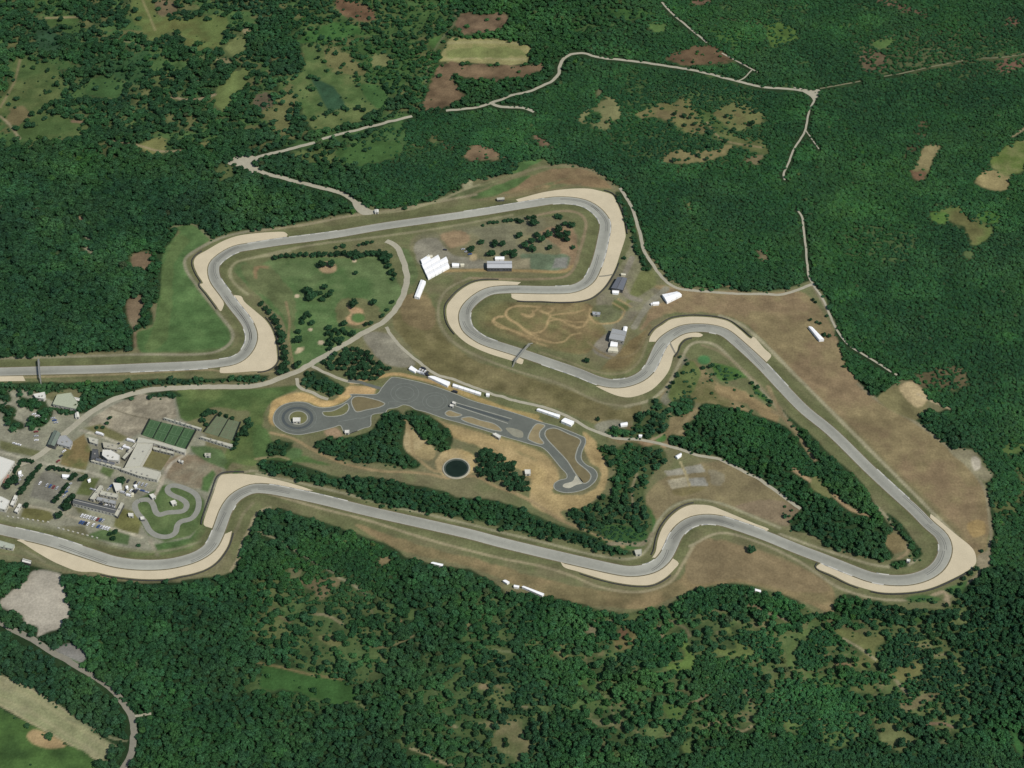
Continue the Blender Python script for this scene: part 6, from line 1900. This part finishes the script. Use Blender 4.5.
def row(a, b, n, ang, where, gname, skip=0.15):
    for k in range(n):
        if rc.random() < skip: continue
        f = k / max(1, n - 1)
        col = rc.choice(['white', 'white', 'white', 'white', 'silver', 'silver', 'silver', 'dark', 'dark', 'red', 'white', 'blue'])
        car(a[0] + (b[0] - a[0]) * f, a[1] + (b[1] - a[1]) * f, ang + rc.uniform(-.05, .05), col, '%s car parked %s' % (col, where), gname + ', ' + col, False)
row((80.5, 522), (108.5, 528.6), 12, math.radians(65), 'in the long line below the dark-roofed hall', 'line of cars below the hall', .12)
row((82, 515.4), (103, 520.6), 9, math.radians(65), 'in the upper line just below the dark-roofed hall', 'upper line of cars below the hall', .25)
row((101, 503.6), (113, 506.6), 5, math.radians(-15), 'close behind the dark-roofed hall', 'cars behind the hall', .2)
row((126, 489.6), (136, 491.6), 5, math.radians(70), 'between the small canopies below the courtyard building', 'cars by the small canopies', .2)
row((36, 431.5), (36.4, 440), 3, math.radians(10), 'on the gravel beside the slanting barn', 'cars by the barn', 0)
row((53, 418), (56, 422.4), 3, math.radians(10), 'on the yard below the clubhouse trees', 'cars below the clubhouse', 0)
row((64, 451), (58, 461), 3, math.radians(50), 'by the meadow edge at the paved junction', 'cars at the junction', 0)
row((106, 444), (128, 451), 4, math.radians(-20), 'in the lot between the sheds and the courtyard building', 'cars behind the offices', 0)
row((111, 486), (108.5, 489), 2, math.radians(60), 'beside the white square roof', 'cars by the white square roof', 0)
row((420, 369.4), (427.4, 372.6), 4, math.radians(60), 'among the motor homes of the service road row', 'cars of the service road row', 0)
for u, v, c in ((419, 372.6, 'white'), (423, 374, 'silver'), (426.6, 375, 'dark'), (423.6, 368.8, 'dark')):
    car(u, v, math.radians(-28), c, '%s van between the two white marquees of the service road row' % c, 'vans of the service road row', True)
car(653.2, 304.4, math.radians(10), 'white', 'white van on the grey yard below the big forest road marquee', None, True)
car(455, 392, math.radians(-18), 'dark', 'dark van on the sandy strip above the skid lane', None, True)
car(445, 249.6, math.radians(-12), 'dark', 'dark car alone on the grey gravel yard above the canopy camp', None)
row((92, 489), (99, 491), 3, math.radians(-20), 'in the yard behind the oblique pale hall', 'cars behind the oblique hall', 0)
row((128, 481), (146, 485), 6, math.radians(70), 'in a line under the wall of the courtyard building', 'cars under the courtyard wall', .2)
row((138, 489), (147, 492), 3, math.radians(-15), 'near the timing hut at the kart paddock', 'cars near the timing hut', 0)
row((21, 476), (17, 484), 3, math.radians(40), 'in the walled yard between the hedges', 'cars in the walled yard', 0)
row((70, 484), (64, 496), 4, math.radians(50), 'beyond the slanting hedge, near the very dark clump', 'cars beyond the slanting hedge', 0)
row((40, 483), (57, 488), 6, math.radians(70), 'on the asphalt car park between the hedges', 'cars on the asphalt car park', .5)
row((34, 414), (44, 419), 4, math.radians(20), 'on the sandy clearing below the clubhouse', 'cars on the sandy clearing', .3)
row((10, 442), (28, 447), 5, math.radians(-15), 'along the grass island of the western approach', 'cars along the grass island', .3)
row((118, 444), (124, 446), 2, math.radians(60), 'next to the broad pale shed roof', 'cars next to the shed roof', 0)
row((463, 249), (470, 254), 3, math.radians(10), 'on the paddock gravel by the pale sand patch', 'cars by the sand patch', 0)
for u, v, c in ((103, 494, 'white'), (123, 492.6, 'silver'), (129, 495.6, 'white')):
    car(u, v, math.radians(-18), c, '%s van in the yard between the low pale block and the timing hut' % c, 'vans in the yard, ' + c, True)
# --- lorries
def lorry_mesh():
    mb = MB()
    mb.box((-1.2, 0, .95), (8.6, 2.5, 2.7), 0, 0); mb.box((4.2, 0, .6), (1.9, 2.4, 2.3), 0, 0, .92); mb.box((4.9, 0, 1.9), (.5, 2.1, .8), 0, 1, .8); mb.box((0, 0, .55), (9.4, 1.2, .38), 0, 2)
    for x in (-4.2, -3.0, 3.9):
        for y in (-1.05, 1.05):
            b0 = len(mb.v)
            for yy in (-.15, .15):
                for k in range(8):
                    mb.v.append((x + .5 * math.cos(k * .785), y + yy, .5 + .5 * math.sin(k * .785)))
            for k in range(8):
                mb.f.append((b0 + k, b0 + (k + 1) % 8, b0 + 8 + (k + 1) % 8, b0 + 8 + k)); mb.i.append(2)
            mb.f.append(tuple(b0 + k for k in range(8))); mb.i.append(2)
            mb.f.append(tuple(b0 + 8 + k for k in range(8))); mb.i.append(2)
    return mesh('parked_lorry', mb.v, mb.f, [CARP['white'], GLASS, tyrem], mb.i)
LM = lorry_mesh()
for (u, v, a, l) in ((127, 447.6, -20, 'white lorry in the lot, nearest to the narrow dark-sided shed'), (131, 440.4, -20, 'white lorry on the gravel just above the narrow dark-sided shed'),
                     (100, 433.6, -20, 'white lorry on the gravel road behind the pale shed roofs'), (107.6, 495.4, -15, 'white lorry squeezed between the two pale blocks of the yard')):
    g = G(u, v, 1.8)
    o = obj('parked_lorry', LM, None, (g[0], g[1], .02)); o.rotation_euler = (0, 0, math.radians(a)); o.scale = (.78, .78, .78)
    tag(o, l, 'lorry')
# --- row of pale concrete blocks along the lower straight
conc = mat('concrete_block', alb((196, 194, 180)), var=.15, scale=.6)
mb = MB(); mb.box((0, 0, 0), (2.0, 1.1, .9), 0, 0, .8); mb.box((0, 0, .902), (1.1, .3, .25))
bm_ = mesh('concrete_block', mb.v, mb.f, [conc], mb.i)
def blocks(a, b, n, label, group):
    for k in range(n):
        f = k / (n - 1)
        g = G(a[0] + (b[0] - a[0]) * f, a[1] + (b[1] - a[1]) * f)
        o = obj('concrete_block', bm_, None, (g[0], g[1], .02)); o.rotation_euler = (0, 0, -.3)
        tag(o, label, 'concrete block', group)
blocks((58.6, 528.2), (97, 538), 9, 'pale concrete block in the evenly spaced row beside the curving verge road', 'blocks along the verge road')
blocks((8, 516.6), (48, 522.2), 9, 'pale concrete block in the row above the start of the lower straight', 'blocks above the straight')
